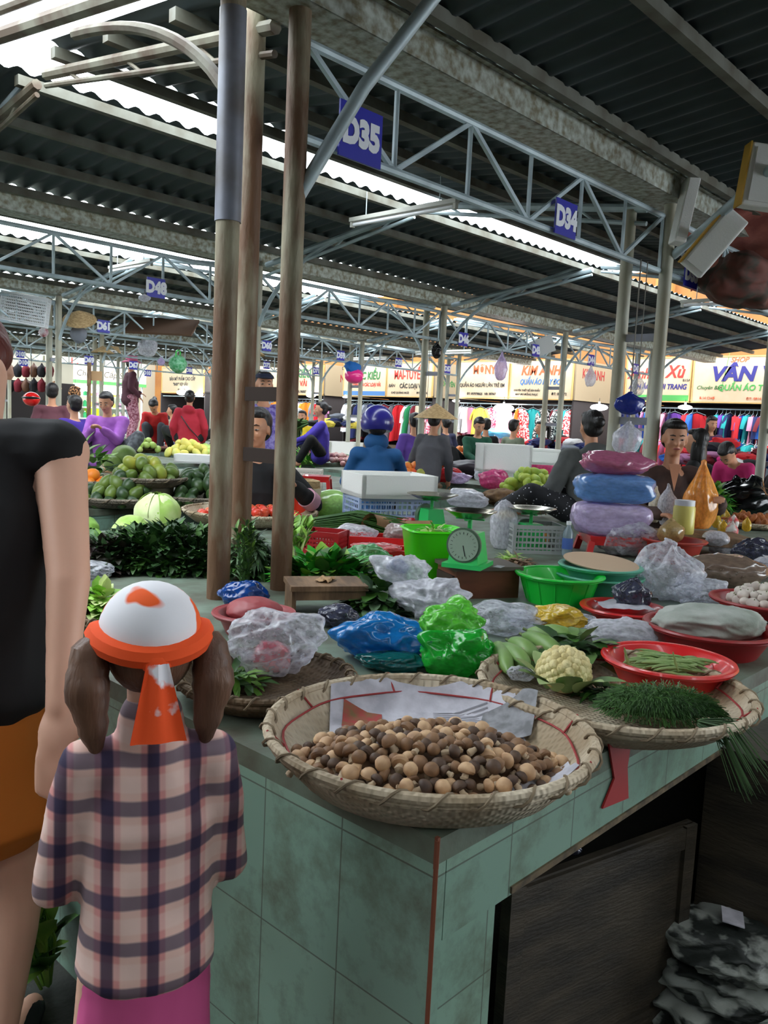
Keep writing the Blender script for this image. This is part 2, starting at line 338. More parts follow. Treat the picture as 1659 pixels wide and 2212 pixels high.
# ---- walls
hid = mat('light_block_grey', (120, 116, 104), .8)
struct(MB().box((-6.1, 4, 2.0), (.2, 24, 4.0)).build('wall_left_light_block', hid, smooth=False))  # unseen wall added to hold back light from the left
struct(MB().box((0, -5.9, 1.45), (12, .2, 2.9)).build('wall_front_light_block', hid, smooth=False))  # unseen wall added behind the view, sized to dim the foreground
och = mat('ochre_wall', (150, 98, 44), .8, col2=(136, 86, 40), scale=1.5)
struct(MB().box((18.6, 12, 2.6), (.2, 40, 5.2)).build('wall_right', och, smooth=False))
struct(MB().box((6, 30.5, 2.2), (26, .2, 4.4)).build('wall_back', mat('cream_wall', (150, 140, 120), .8), smooth=False))
for i, y in enumerate((4.0, 8.7, 12.2, 17.3, 22.)):
    struct(MB().box((18.42, y, 2.6), (.2, .4, 5.2)).build('trim_%d' % (i+1), mat('ochre_pier', (160, 106, 50), .8), smooth=False))
# ================================================================ BUILDERS
def rnd(seed): return random.Random(seed)
_ico = {}
def ico(n):
    if n not in _ico:
        bm = bmesh.new(); bmesh.ops.create_icosphere(bm, subdivisions=n, radius=1); bm.verts.ensure_lookup_table()
        _ico[n] = ([v.co.copy() for v in bm.verts], [tuple(v.index for v in f.verts) for f in bm.faces]); bm.free()
    return _ico[n]
def crumple(p, seed, amp):
    q = p+V((seed*3.1, seed*1.7, 0)); a = noise.noise(q*.9); q = q+V((a, -a, a))*.35; b = abs(noise.noise(q*1.5+V((5, 1, 2)))); c = abs(noise.noise(V((q.x*3.2, q.y*3.2, q.z*2.0))))
    return 1+amp*(.22+a*.45-b*.8-c*.35)
def bagmesh(sx, sy, sz, seed=1, amp=.4, neck=0, n=4, flat=True, boxy=0):
    vs, fs = ico(n); o = []; rp = rnd(seed+900); pk = []
    if amp > .3:
        for _ in range(4): a_ = rp.uniform(0, 6.28); z_ = rp.uniform(.1, .9); q_ = sqrt(1-z_*z_); pk.append((V((cos(a_)*q_, sin(a_)*q_, z_)), rp.uniform(.18, .42), rp.uniform(14, 40)))
    for p in vs:
        k = crumple(p, seed, amp)
        for d_, s_, e_ in pk: k += s_*amp*1.6*max(0, p.dot(d_))**e_
        if boxy: k *= 1/((abs(p.x)**boxy+abs(p.y)**boxy+abs(p.z)**boxy)**(1/boxy))*.92
        x, y, z = p.x*k, p.y*k, p.z*k
        if neck and p.z > .45:
            t = min(1, (p.z-.45)/.55); w = 1-t*(.98 if t < .75 else .80)
            fl = max(0, (t-.8)/.2); x = x*(1-t*.82)*(1+fl*2.2); y = y*(1-t*.82)*(1+fl*2.2); z = z+t*neck
        z = z*.5+.5
        if flat: z = max(0, z*1.08-.08)
        o.append((x*sx/2, y*sy/2, z*sz))
    return MB().add(o, fs)
def bag(label, p, sx, sy, sz, m, seed=1, amp=.45, neck=0, rz=0, n=4, name='plastic_bag', cat='bag', group=None, flat=True, boxy=0):
    o = bagmesh(sx, sy, sz, seed, amp, neck, 5 if dist(p) < 3.4 else n, flat, boxy).build(name, m, loc=p, rz=rz, sharp=False); return tag(o, label, cat, group)
# films and plastics
f_white = film('clear_film', (232, 234, 242), .38, .12); f_milky = film('milky_film', (226, 226, 234), .6, .14); f_green = film('green_film', (40, 190, 60), .8)
f_lime = film('lime_film', (110, 215, 70), .72); f_blue = film('blue_film', (28, 130, 205), .85); f_yel = film('yellow_film', (232, 196, 62), .78)
f_dark = film('smoky_film', (70, 72, 92), .85); f_black = film('black_film', (22, 24, 26), .95); f_pink = film('pink_film', (232, 90, 150), .75)
f_lilac = film('lilac_film', (214, 196, 232), .7); f_orange = film('orange_film', (250, 176, 84), .72); f_red = film('red_film', (200, 40, 50), .85)
p_red = mat('red_plastic', (205, 32, 34), .3, coat=.3); p_dred = mat('dark_red_plastic', (150, 26, 30), .35); p_lime = mat('lime_plastic', (80, 226, 24), .35, coat=.2)
p_green = mat('bright_green_plastic', (22, 200, 60), .35, coat=.2); p_teal = mat('teal_plastic', (70, 158, 128), .4, col2=(84, 170, 140), scale=3)
p_blueg = mat('pale_blue_plastic', (170, 186, 220), .45); p_white = mat('white_plastic', (226, 228, 230), .4); p_grey = mat('grey_plastic', (150, 154, 152), .45)
foam = mat('white_foam', (236, 236, 232), .85, bump=.15, bscale=120); steel = mat('worn_steel', (190, 188, 180), .22, 1., col2=(150, 140, 110), scale=4)
scale_g = mat('scale_green_enamel', (44, 190, 96), .4); paper_m = mat('newsprint', (196, 194, 202), .9, col2=(170, 168, 176), scale=22, bump=.2)
straw = mat('straw', (196, 168, 122), .8, col2=(160, 130, 88), scale=30, stretch=(1, 1, 6), bump=.3); card = mat('cardboard', (176, 142, 104), .85)
black_m = mat('black_cloth', (14, 14, 17), .85); blk = mat('black_plastic', (20, 20, 22), .4)
def _weave(c1, c2):
    def fn(nt, b):
        tc = nt.nodes.new('ShaderNodeTexCoord'); w = nt.nodes.new('ShaderNodeTexWave'); w.inputs['Scale'].default_value = 26; w.inputs['Distortion'].default_value = 1.5
        w2 = nt.nodes.new('ShaderNodeTexWave'); w2.inputs['Scale'].default_value = 26; w2.bands_direction = 'Y'; w2.inputs['Distortion'].default_value = 1.5
        for q in (w, w2): nt.links.new(tc.outputs['Object'], q.inputs[0])
        mu = nt.nodes.new('ShaderNodeMath'); mu.operation = 'MULTIPLY'; nt.links.new(w.outputs['Fac'], mu.inputs[0]); nt.links.new(w2.outputs['Fac'], mu.inputs[1])
        n = nt.nodes.new('ShaderNodeTexNoise'); n.inputs['Scale'].default_value = 7; nt.links.new(tc.outputs['Object'], n.inputs[0])
        r = nt.nodes.new('ShaderNodeValToRGB'); r.color_ramp.elements[0].position = .38; r.color_ramp.elements[1].position = .66
        r.color_ramp.elements[0].color = (*lin(c1), 1); r.color_ramp.elements[1].color = (*lin(c2), 1)
        nt.links.new(n.outputs['Fac'], r.inputs[0]); nt.links.new(r.outputs[0], b.inputs['Base Color'])
        bp = nt.nodes.new('ShaderNodeBump'); bp.inputs['Strength'].default_value = .7; bp.inputs['Distance'].default_value = .004
        nt.links.new(mu.outputs[0], bp.inputs['Height']); nt.links.new(bp.outputs[0], b.inputs['Normal'])
    return fn
weave = node_mat('woven_bamboo', _weave((198, 184, 160), (156, 136, 108)), .75)
weave_b = node_mat('woven_bamboo_brown', _weave((112, 92, 68), (76, 60, 44)), .8)
weave_g = node_mat('woven_bamboo_grey', _weave((142, 132, 116), (100, 92, 80)), .8)
redcord = mat('red_cord', (150, 44, 44), .7)
def tray(label, p, r, h=.055, m=None, cord=True, tilt=(0, 0, 0), name='winnowing_basket', group=None, n=56, wraps=26):
    m = m or weave; t = thing(name, label, 'basket', p, 0, group); t.rotation_euler = tilt
    R = r; MB().lathe([(0, .004), (R*.6, .006), (R*.8, .016), (R*.93, h*.72), (R*.975, h*.98), (R*.995, h*.95), (R*.95, h*.6), (R*.82, .006), (R*.6, 0), (0, 0)], n, jit=.03, seed=int(r*100)).build('woven_dish', m, t)
    rm = MB(); pts = [V((R*cos(a), R*sin(a), h)) for a in [2*pi*i/n for i in range(n+1)]]
    rm.tube(pts, .009 if r > .2 else .007, 8, caps=False)
    rm.tube([p_*.985-V((0, 0, .012)) for p_ in pts], .006, 6, caps=False).build('rim', m, t)
    w = MB(); N = wraps*8; hp = []
    for i in range(N+1):
        a = 2*pi*i/N; q = 2*pi*i/8; rad = V((cos(a), sin(a), 0)); hp.append(rad*R+V((0, 0, h-.003))+(rad*cos(q)+V((0, 0, 1))*sin(q))*.0125)
    w.tube(hp, .0026, 5, caps=False)
    w.build('rim_binding', mat('binding', (120, 104, 82), .8), t)
    if cord:
        MB().tube([V((R*.90*cos(a)*(1+.012*sin(9*a)), R*.90*sin(a)*(1+.012*sin(9*a)), h*.64+.004)) for a in [2*pi*i/60 for i in range(61)]], .0022, 5, caps=False).build('stitching', redcord, t)
        w = MB()
        for i in range(8):
            a = 2*pi*i/8+.2; w.tube([(R*.90*cos(a), R*.90*sin(a), h*.64+.004), (R*1.01*cos(a+.03), R*1.01*sin(a+.03), h+.009)], .0022, 5)
        w.build('cord_tie', redcord, t)
    return t
def basin(label, p, r, h, m, name='plastic_basin', flute=0, tilt=(0, 0, 0), rim=.012, cat='basin', group=None):
    prof = [(0, .003), (r*.7, .003), (r*.74, .012), (r*.95, h*.95), (r*1.0, h), (r*1.0+rim, h), (r*1.0+rim, h-.012), (r*.985, h-.010), (r*.76, 0), (r*.7, -.0), (0, 0)]
    t = thing(name, label, cat, p, 0, group); t.rotation_euler = tilt
    MB().lathe(prof, 48).build('bowl', m, t)
    MB().tube([V(((r+rim)*cos(a), (r+rim)*sin(a), h-.004)) for a in [2*pi*i/48 for i in range(49)]], .0055, 6, caps=False).build('rim', m, t)
    if flute:
        for i in range(flute):
            a = 2*pi*i/flute; MB().tube([(r*.78*cos(a), r*.78*sin(a), .006), (r*.985*cos(a), r*.985*sin(a), h-.01)], .003, 5).build('rib', m, t)
    return t
def heap(R, H, r, n, seed=1, flat=.8):
    """centres of pieces piled in a dome of radius R, height H"""
    rd = rnd(seed); out = []; z = 0; k = 0
    while k < 30:
        f = 1-(z/max(H, 1e-4)); rad = R*sqrt(max(0, f)) if H > 0 else R
        if (rad < r*.5 or z > H) and k > 0: break
        step = r*1.92; m = int(rad/step)+1
        for i in range(-m, m+1):
            for j in range(-m, m+1):
                x = (i+.5*(j & 1)+.33*(k % 3))*step; y = (j*.87+.3*(k % 2))*step
                if x*x+y*y <= rad*rad: out.append(V((x+rd.uniform(-.2, .2)*r, y+rd.uniform(-.2, .2)*r, z+r*flat+rd.uniform(-.1, .1)*r)))
        z += r*1.45*flat; k += 1
    # leave out pieces buried under others
    vis = []
    for p in out:
        cov = 0
        for q in out:
            dz = q.z-p.z
            if .5*r < dz < 3.2*r and (q.x-p.x)**2+(q.y-p.y)**2 < (1.45*r)**2: cov += 1
        if cov < 2: vis.append(p)
    vis.sort(key=lambda p: -(2.2*p.z/max(H, .001)+.8*sqrt(p.x*p.x+p.y*p.y)/R)); vis = vis[:n]; rd.shuffle(vis); return vis
def pile(name, cat, label, group, protos, base, R, H, r, n, seed=1, sy=1., tilt=None, lean=.9, rz=0):
    rd = rnd(seed); res = []; Mz = Matrix.Rotation(rz, 3, 'Z')
    for i, q in enumerate(heap(R, H, r, n, seed)):
        q = Mz @ V((q.x, q.y*sy, q.z)); src = protos[i % len(protos)]
        rot = (rd.uniform(-lean, lean), rd.uniform(-lean, lean), rd.uniform(0, 6.28)); s = rd.uniform(.86, 1.12)
        o = dup(src, V(base)+q, rot, label, s, group); o['category'] = cat; o.name = name; res.append(o)
    return res
PROTO = []
def proto(o): PROTO.append(o); return o
def drop_protos():
    for o in PROTO:
        for ch in list(o.children): bpy.data.objects.remove(ch)
        bpy.data.objects.remove(o)
    PROTO.clear()
def fruit(name, r, m, elong=1.2, bump=.04, seed=1, stem=None, tip=0):
    fn = lambda d: d*(1+bump*noise.noise(d*1.5+V((seed, 0, 0))))+V((0, 0, tip*max(0, d.z)**4))
    o = MB().ell((0, 0, 0), (r, r, r*elong), 14, 10, fn=fn).build(name, m)
    if stem: MB().tube([(0, 0, r*elong*.95), (.1*r, 0, r*elong*1.2)], r*.09, 5).build('stem', stem, o)
    return proto(o)
# leaves
leafg = lambda nm, a, b: mat(nm, a, .5, col2=b, scale=9, spread=.25)
def leaf(mb, base, dirv, L, W, up=V((0, 0, 1)), curl=.3, n=4, m=0, fold=.25):
    d = V(dirv).normalized(); side = d.cross(up); side = side.normalized() if side.length > 1e-3 else V((1, 0, 0)); nn = side.cross(d)
    vs = []
    for i in range(n+1):
        t = i/n; w = W*.5*(sin(pi*min(1, t*.92+.06))**.8); c = V(base)+d*L*t-nn*(curl*L*t*t)
        vs += [c+side*w+nn*w*fold, c-nn*0, c-side*w+nn*w*fold]
    fs = []
    for i in range(n): a = i*3; fs += [(a, a+3, a+4, a+1), (a+1, a+4, a+5, a+2)]
    mb.add(vs, fs, m)
def leafpile(label, p, sx, sy, sz, mats, n=220, L=.06, W=.03, seed=1, name='leafy_greens', cat='vegetable', kind=None, droop=.35, rz=0, group=None, core=True, thin=0):
    rd = rnd(seed); mb = MB(); k = len(mats)
    if core: mb.ell((0, 0, sz*.32), (sx*.42, sy*.42, sz*.42), 14, 8, fn=lambda d: d*(1+.2*noise.noise(d*2+V((seed, 0, 0)))))
    for i in range(n):
        a = rd.uniform(0, 6.283); e = rd.random(); z = rd.random(); rr = sqrt(max(0, 1-z*z))
        c = V((cos(a)*rr*sx*.44, sin(a)*rr*sy*.44, z*sz*.85)); d = V((cos(a)*rr/max(sx, .01)+rd.uniform(-6, 6)*.3, sin(a)*rr/max(sy, .01)+rd.uniform(-6, 6)*.3, rd.uniform(-.2, 1.4)*3))
        if thin: 
            e = c+d.normalized()*L*rd.uniform(.5, 1); e.z = max(.002, e.z-L*.3); mb.tube([c, (c+e)/2+V((0, 0, L*.15)), e], thin, 3, m=rd.randrange(k), caps=False)
        else: leaf(mb, c, d, L*rd.uniform(.6, 1.25), W*rd.uniform(.7, 1.25), curl=droop*rd.uniform(.3, 1.6), m=rd.randrange(k), n=3)
    o = mb.build(name, mats, loc=p, rz=rz); return tag(o, label, cat, group, kind)
def bunch(label, p, d, L, n, mats, stem=.003, leafL=.05, leafW=.02, spread=.25, seed=1, name='leafy_bunch', leaves=4, cat='vegetable', group=None, from_=.4, sag=.12):
    rd = rnd(seed); mb = MB(); d = V(d).normalized(); s1 = d.cross(V((0, 0, 1))); s1 = s1.normalized() if s1.length > .01 else V((1, 0, 0)); s2 = s1.cross(d)
    for i in range(n):
        o = (s1*rd.uniform(-1, 1)+s2*rd.uniform(-.6, .6)); l = L*rd.uniform(.75, 1.05); e = d*l+o*L*spread; b = o*L*.08
        md = (b+e)/2+s2*L*.05; e.z -= sag*L; mb.tube([b, md, e], [stem, stem, stem*.5], 4, m=0, caps=False)
        for j in range(leaves):
            t = from_+(1-from_)*j/max(1, leaves-1); c = b*(1-t)**2+md*2*t*(1-t)+e*t*t
            if leafL: leaf(mb, c, d+V((rd.uniform(-1, 1), rd.uniform(-1, 1), rd.uniform(-.4, .9)))*.9, leafL*rd.uniform(.7, 1.2), leafW*rd.uniform(.7, 1.2), m=rd.randrange(1, len(mats)) if len(mats) > 1 else 0, n=3)
    o = mb.build(name, mats, loc=p); return tag(o, label, cat, group)
def crate(label, p, L, W, h, m, rz=0, group=None, name='plastic_crate', bars=9, rows=2, floor_=True, tilt=None):
    t = thing(name, label, 'crate', p, rz, group)
    if tilt: t.rotation_euler = tilt
    fr = MB(); w = .008
    for z in (w, h-w): fr.box((0, W/2, z), (L, .008, .02)).box((0, -W/2, z), (L, .008, .02)).box((L/2, 0, z), (.008, W, .02)).box((-L/2, 0, z), (.008, W, .02))
    for sx in (-1, 1):
        for sy in (-1, 1): fr.box((sx*L/2, sy*W/2, h/2), (.016, .016, h))
    if floor_: fr.box((0, 0, .004), (L, W, .006))
    fr.build('frame', m, t, smooth=False)
    for s, (c, a, ln) in enumerate((((0, W/2), 0, L), ((0, -W/2), 0, L), ((L/2, 0), pi/2, W), ((-L/2, 0), pi/2, W))):
        g = MB(); nb = max(3, int(bars*ln/L))
        for i in range(1, nb): g.box((-ln/2+ln*i/nb, 0, h/2), (.006, .004, h))
        for j in range(1, rows+1): g.box((0, 0, h*j/(rows+1)), (ln, .005, .010))
        g.build('side_grille', m, t, loc=(c[0], c[1], 0), rz=a, smooth=False)
    return t
def openbox(label, p, L, W, h, m, rz=0, th=.02, name='foam_box', cat='box', lid=False, tilt=None, group=None):
    t = thing(name, label, cat, p, rz, group)
    if tilt: t.rotation_euler = tilt
    b = MB(); b.box((0, 0, th/2), (L, W, th)).box((0, W/2-th/2, h/2), (L, th, h)).box((0, -W/2+th/2, h/2), (L, th, h)).box((L/2-th/2, 0, h/2), (th, W, h)).box((-L/2+th/2, 0, h/2), (th, W, h))
    o = b.build('box_body', m, t, smooth=False)
    MB().box((0, W/2-.006, h+.003), (L-.02, .012, .006)).box((0, -W/2+.006, h+.003), (L-.02, .012, .006)).box((L/2-.006, 0, h+.003), (.012, W, .006)).box((-L/2+.006, 0, h+.003), (.012, W, .006)).build('rim', m, t, smooth=False)
    if lid: MB().box((0, 0, h+.015), (L*1.02, W*1.02, .025)).build('lid', m, t, smooth=False)
    return t
def spring_scale(label, p, rz, s=1., pan=True, pan_r=.1, group=None):
    t = thing('spring_scale', label, 'scale', p, rz, group)
    b = MB(); b.add([(-.07*s, -.06*s, 0), (.07*s, -.06*s, 0), (.07*s, .06*s, 0), (-.07*s, .06*s, 0), (-.045*s, -.045*s, .13*s), (.045*s, -.045*s, .13*s), (.045*s, .045*s, .13*s), (-.045*s, .045*s, .13*s)],
        [(3, 2, 1, 0), (4, 5, 6, 7), (0, 1, 5, 4), (1, 2, 6, 5), (2, 3, 7, 6), (3, 0, 4, 7)]).box((0, 0, .008*s), (.17*s, .15*s, .016*s))
    b.build('housing', scale_g, t, smooth=False)
    M = Matrix.Rotation(pi/2, 3, 'Y')
    d = MB(); pr = [(0, 0), (.062*s, 0), (.066*s, .008*s), (.066*s, .022*s), (0, .024*s)]
    d.lathe(pr, 32, close=True); d.v = [tuple(M @ V(v)+V((.045*s, 0, .085*s))) for v in d.v]; dl = d.build('dial', mat('dial_rim', (80, 104, 84), .4), t)
    f = MB().lathe([(0, .0), (.058*s, 0), (.058*s, .0015), (0, .0015)], 32); f.v = [tuple(M @ V(v)+V((.0695*s, 0, .085*s))) for v in f.v]; f.build('dial_face', mat('dial_face', (150, 170, 150), .3), dl)
    tk = MB()
    for i in range(20):
        a = 2*pi*i/20; c = V((.0722*s, cos(a)*.05*s, .085*s+sin(a)*.05*s)); tk.bar(c, c-V((0, cos(a), sin(a)))*.008*s, .0016*s, .001)
    tk.bar((.0725*s, 0, .085*s), (.0725*s, .01*s, .045*s), .003*s, .001).build('tick_marks', blk, dl, smooth=False)
    MB().tube([(0, 0, .13*s), (0, 0, .175*s)], .009*s, 10).bar((-.055*s, 0, .178*s), (.055*s, 0, .178*s), .012*s, .006*s).bar((0, -.055*s, .178*s), (0, .055*s, .178*s), .012*s, .006*s).build('pan_support', scale_g, t)
    if pan:
        R = pan_r*s; MB().lathe([(0, .181*s), (R*.6, .184*s), (R*.95, .205*s), (R*1.03, .208*s), (R*1.03, .211*s), (R*.93, .208*s), (R*.58, .187*s), (0, .184*s)], 36).build('weighing_pan', steel, t)
    return t
def garment(kind, seed):
    """hanging garment: folded cloth shell on a hanger"""
    rd = rnd(seed); mb = MB(); H = {'shirt': .62, 'dress': .95, 'coat': .72}[kind]
    def fn(sg):
        def g(a, b):
            z = -b*H; w = .2+(.05 if kind == 'shirt' else .10)*b; w = w*(.55+.45*min(1, b*9)) if b < .12 else w
            if kind != 'shirt' and .3 < b < .45: w *= .88
            x = (a*2-1)*w; y = sg*(.035+.015*sin(a*19+seed+b*3)+.01*sin(a*37+seed*2))*min(1, (1-abs(a*2-1))*6+.05)*(.4+.6*b)
            return V((x, y, z-.03*abs(a*2-1)))
        return g
    mb.sheet(fn(1), 14, 10).sheet(fn(-1), 14, 10)
    if kind != 'dress':
        for s in (-1, 1): mb.tube([(s*.16, 0, -.05), (s*.25, 0, -.2), (s*.27, .01, -.45 if kind == 'coat' else -.3)], [.05, .045, .04], 8, flat=.5)
    return mb
"""-- figures --"""
def ik(a, b, l1, l2, pole):
    a, b, pole = V(a), V(b), V(pole); d = b-a; D = min(d.length, (l1+l2)*.995); d = d.normalized(); b = a+d*D
    x = (l1*l1-l2*l2+D*D)/(2*D); h = sqrt(max(0, l1*l1-x*x)); q = pole-d*pole.dot(d); q = q.normalized() if q.length > 1e-5 else d.orthogonal().normalized()
    return a+d*x+q*h, b
def remesh(o, vox, disp=0, seed=0, sm=3):
    m = o.modifiers.new('skin', 'REMESH'); m.mode = 'VOXEL'; m.voxel_size = vox; m.use_smooth_shade = True
    s = o.modifiers.new('smooth', 'SMOOTH'); s.factor = .5; s.iterations = sm
    if disp:
        tx = bpy.data.textures.get('folds') or bpy.data.textures.new('folds', 'CLOUDS'); tx.noise_scale = .09; tx.noise_depth = 1
        d = o.modifiers.new('folds', 'DISPLACE'); d.texture = tx; d.strength = disp; d.mid_level = .5; d.texture_coords = 'LOCAL'
SKIN = mat('skin', (206, 150, 116), .5, col2=(196, 138, 106), scale=5, sub=.0)
HAIR = mat('black_hair', (24, 20, 20), .45, bump=.5, bscale=90, stretch=(1, 1, .2))
def person(label, loc, face=0, h=1.58, seat=None, lean=0, turn=0, nod=0, hl=None, hr=None, fl=None, fr=None, kl=None, kr=None, shirt=None, pants=None, sleeve=1., skirt=False, hair='bun', hair_m=None, hat=None,
           skin=None, vox=.014, w=1., hood=False, fingers=True, noface=False, collar=False, shirt_z=-.08, disp=.02, skirt_len=.5, only=None, hair_top=True, foldamp=None, shoe=None):
    """local +X is the way the figure faces; origin on what carries it"""
    skin = skin or SKIN; hm = hair_m or HAIR; t = thing('person', label, 'person', loc, face); k = h/1.6
    ph = (seat if seat is not None else .86*k)                      # pelvis height
    th = .42*k; sh = .40*k; ua = .27*k; fa = .235*k
    pel = V((0, 0, ph)); cl = lean; sp = V((sin(cl), 0, cos(cl)))
    chest = pel+sp*.30*k; neck0 = pel+sp*.47*k; nd = V((sin(cl*.7+nod*.25), 0, cos(cl*.7+nod*.25))); hb = neck0+nd*.085*k
    Mh = Matrix.Rotation(turn, 3, 'Z') @ Matrix.Rotation(cl*.6+nod, 3, 'Y'); hc = hb+Mh @ V((.018*k, 0, .10*k))
    side = V((0, 1, 0)); sl = neck0+side*.165*k*w-sp*.045*k; sr = neck0-side*.165*k*w-sp*.045*k
    hpl = pel+side*.09*k*w; hpr = pel-side*.09*k*w
    hl = V(hl) if hl else sl+V((.06, .05, -.47))*k; hr = V(hr) if hr else sr+V((.06, -.05, -.47))*k
    el, hl = ik(sl, hl, ua, fa, (-.5, .5, -.6)); er, hr = ik(sr, hr, ua, fa, (-.5, -.5, -.6))
    fl = V(fl) if fl else V((0, .1*k, .06)); fr = V(fr) if fr else V((0, -.1*k, .06))
    kl_, fl = ik(hpl, fl, th, sh, kl or (1, .1, .2)); kr_, fr = ik(hpr, fr, th, sh, kr or (1, -.1, .2))
    b = MB(); c = b.cap; n = 12
    def oval(p0, p1, r0, r1, fl_=.68):
        p0, p1 = V(p0), V(p1); d = (p1-p0).normalized(); q = [p0-d*r0*.5, p0-d*r0*.25, p0, (p0+p1)/2, p1, p1+d*r1*.25, p1+d*r1*.45]; rr = [r0*.3, r0*.8, r0, (r0+r1)/2*.97, r1, r1*.8, r1*.3]
        vs = []; m = 16
        for i, pp in enumerate(q):
            y = V((0, 1, 0)); z = d.cross(y).normalized()
            for j in range(m): a = 2*pi*j/m; vs.append(pp+y*cos(a)*rr[i]+z*sin(a)*rr[i]*fl_)
        return vs, [(i*m+j, i*m+(j+1) % m, (i+1)*m+(j+1) % m, (i+1)*m+j) for i in range(6) for j in range(m)]+[tuple(range(m))[::-1], tuple(6*m+j for j in range(m))]
    b.add(*oval(pel, chest, .155*k*w, .150*k*w)); b.add(*oval(chest, neck0-sp*.05*k, .155*k*w, .12*k*w))
    c(neck0-sp*.06*k, hb+nd*.03*k, .054*k, .048*k)
    for s, e, hd in ((sl, el, hl), (sr, er, hr)):
        c(neck0-sp*.05*k, s, .06*k, .052*k*w); c(s, e, .047*k*w, .036*k*w); c(e, hd, .037*k*w, .025*k)
    if only != 'top':
        for s, e, f in ((hpl, kl_, fl), (hpr, kr_, fr)):
            c(s, e, .085*k*w, .056*k); c(e, e*.55+f*.45, .055*k, .052*k); c(e*.55+f*.45, f, .052*k, .033*k); c(f-V((.02, 0, .02)), f+V((.15*k, 0, -.035)), .036*k, .026*k)
    # head: cranium, jaw, nose, lips, ears
    def H(v, r, MM=None): b.ell(hc+Mh @ (V(v)*k), [q*k for q in r] if isinstance(r, tuple) else r*k, 16, 12, M=Mh)
    H((-.012, 0, .028), (.094, .076, .092)); H((.012, 0, -.030), (.070, .060, .078)); H((.045, 0, -.082), (.032, .034, .024)); H((.058, 0, .020), (.028, .052, .034))
    H((.060, .034, -.022), (.024, .024, .024)); H((.060, -.034, -.022), (.024, .024, .024))
    b.cap(hc+Mh @ V((.082, 0, .012))*k, hc+Mh @ V((.100, 0, -.024))*k, .008*k, .014*k, 8); H((.078, 0, -.054), (.016, .024, .009))
    H((-.005, .078, -.006), (.016, .008, .028)); H((-.005, -.078, -.006), (.016, .008, .028))
    # hands
    for sgn, e, hd in ((1, el, hl), (-1, er, hr)):
        d = (hd-e).normalized(); pn = V((0, 0, -1)); sd = d.cross(pn); sd = sd.normalized() if sd.length > .1 else V((0, 1, 0)); nrm = sd.cross(d)
        pc = hd+d*.045*k; b.ell(pc, 1, 12, 8, M=Matrix(((d*.048*k), (sd*.038*k), (nrm*.016*k))).transposed())
        if fingers:
            for i, (o, ln) in enumerate(((-.029, .062), (-.010, .072), (.010, .068), (.029, .052))):
                p0 = pc+d*.035*k+sd*o*k; p1 = p0+(d*.8-nrm*.35*0+pn*.35)*ln*.55*k; p2 = p1+(d*.3+pn*.9)*ln*.5*k
                b.cap(p0, p1, .0085*k, .008*k, 8); b.cap(p1, p2, .008*k, .0065*k, 8)
            p0 = pc-d*.015*k-sd*sgn*.030*k; b.cap(p0, p0+(d*.5-sd*sgn*.7+pn*.3)*.05*k, .010*k, .008*k, 8)
    o = b.build('body', skin, t); remesh(o, vox, sm=2)
    # clothing
    if shirt:
        s = MB(); g = .016*k
        s.add(*oval(pel+sp*shirt_z*k, chest, .184*k*w, .170*k*w, .78)); s.add(*oval(chest, neck0-sp*.05*k, .170*k*w, .125*k*w, .74))
        for a0, e, hd in ((sl, el, hl), (sr, er, hr)):
            if sleeve <= .1: s.cap(neck0-sp*.052*k, a0.lerp(neck0, .06), .066*k, .061*k*w)
            else: s.cap(neck0-sp*.055*k, a0, .062*k, .066*k*w)
            if sleeve > .1:
                s.cap(a0, a0.lerp(e, min(1, sleeve*2)), .064*k*w, .056*k*w)
                if sleeve > .5: s.cap(e, e.lerp(hd, (sleeve-.5)*1.9), .055*k*w, .044*k)
        if collar: s.cap(neck0-sp*.03*k, neck0+nd*.045*k, .075*k, .070*k)
        if hood: s.ell(neck0-sp*.0*k+V((-.075, 0, .0))*k, (.07*k, .11*k, .075*k), M=Matrix.Rotation(-.3+cl, 3, 'Y'))
        so_ = s.build('shirt', shirt, t); remesh(so_, vox, disp, sm=2)
    if pants and only != 'top':
        s = MB(); s.add(*oval(pel-sp*.05*k, pel+sp*.08*k, .172*k*w, .160*k*w, .76))
        if skirt:
            lo = V((pel.x+.02, 0, ph-skirt_len*k)); s.add(*oval(lo, pel, .21*k*w, .165*k*w, .8))
        else:
            for a0, e, f in ((hpl, kl_, fl), (hpr, kr_, fr)): s.cap(a0, e, .100*k*w, .074*k); s.cap(e, e.lerp(f, .86), .074*k, .060*k)
        po = s.build('skirt' if skirt else 'trousers', pants, t); remesh(po, vox, disp*.6, sm=2)
    if only != 'top' and shoe:
        for f in (fl, fr): MB().ell(f+V((.06*k, 0, -.035)), (.12*k, .045*k, .032*k)).build('shoe', shoe, t)
    # hair
    if hair:
        hb_ = MB()
        def HH(v, r): hb_.ell(hc+Mh @ (V(v)*k), [q*k for q in r], 18, 12, M=Mh)
        HH((-.034, 0, .046), (.090, .086, .090)); HH((-.050, 0, -.004), (.062, .080, .075)); HH((.022, 0, .092), (.056, .066, .034))
        if hair == 'bun': HH((-.135, 0, .03), (.042, .046, .042))
        if hair == 'tail': hb_.tube([hc+Mh @ (V(q)*k) for q in ((-.11, 0, .05), (-.17, 0, .02), (-.17, 0, -.10), (-.15, 0, -.24))], [.03*k, .042*k, .036*k, .012*k], 10)
        if hair == 'long': HH((-.055, 0, -.12), (.055, .088, .15)); HH((.0, .07, -.10), (.03, .022, .12)); HH((.0, -.07, -.10), (.03, .022, .12))
        ho = hb_.build('hair', hm, t); remesh(ho, min(vox, .010), sm=2)
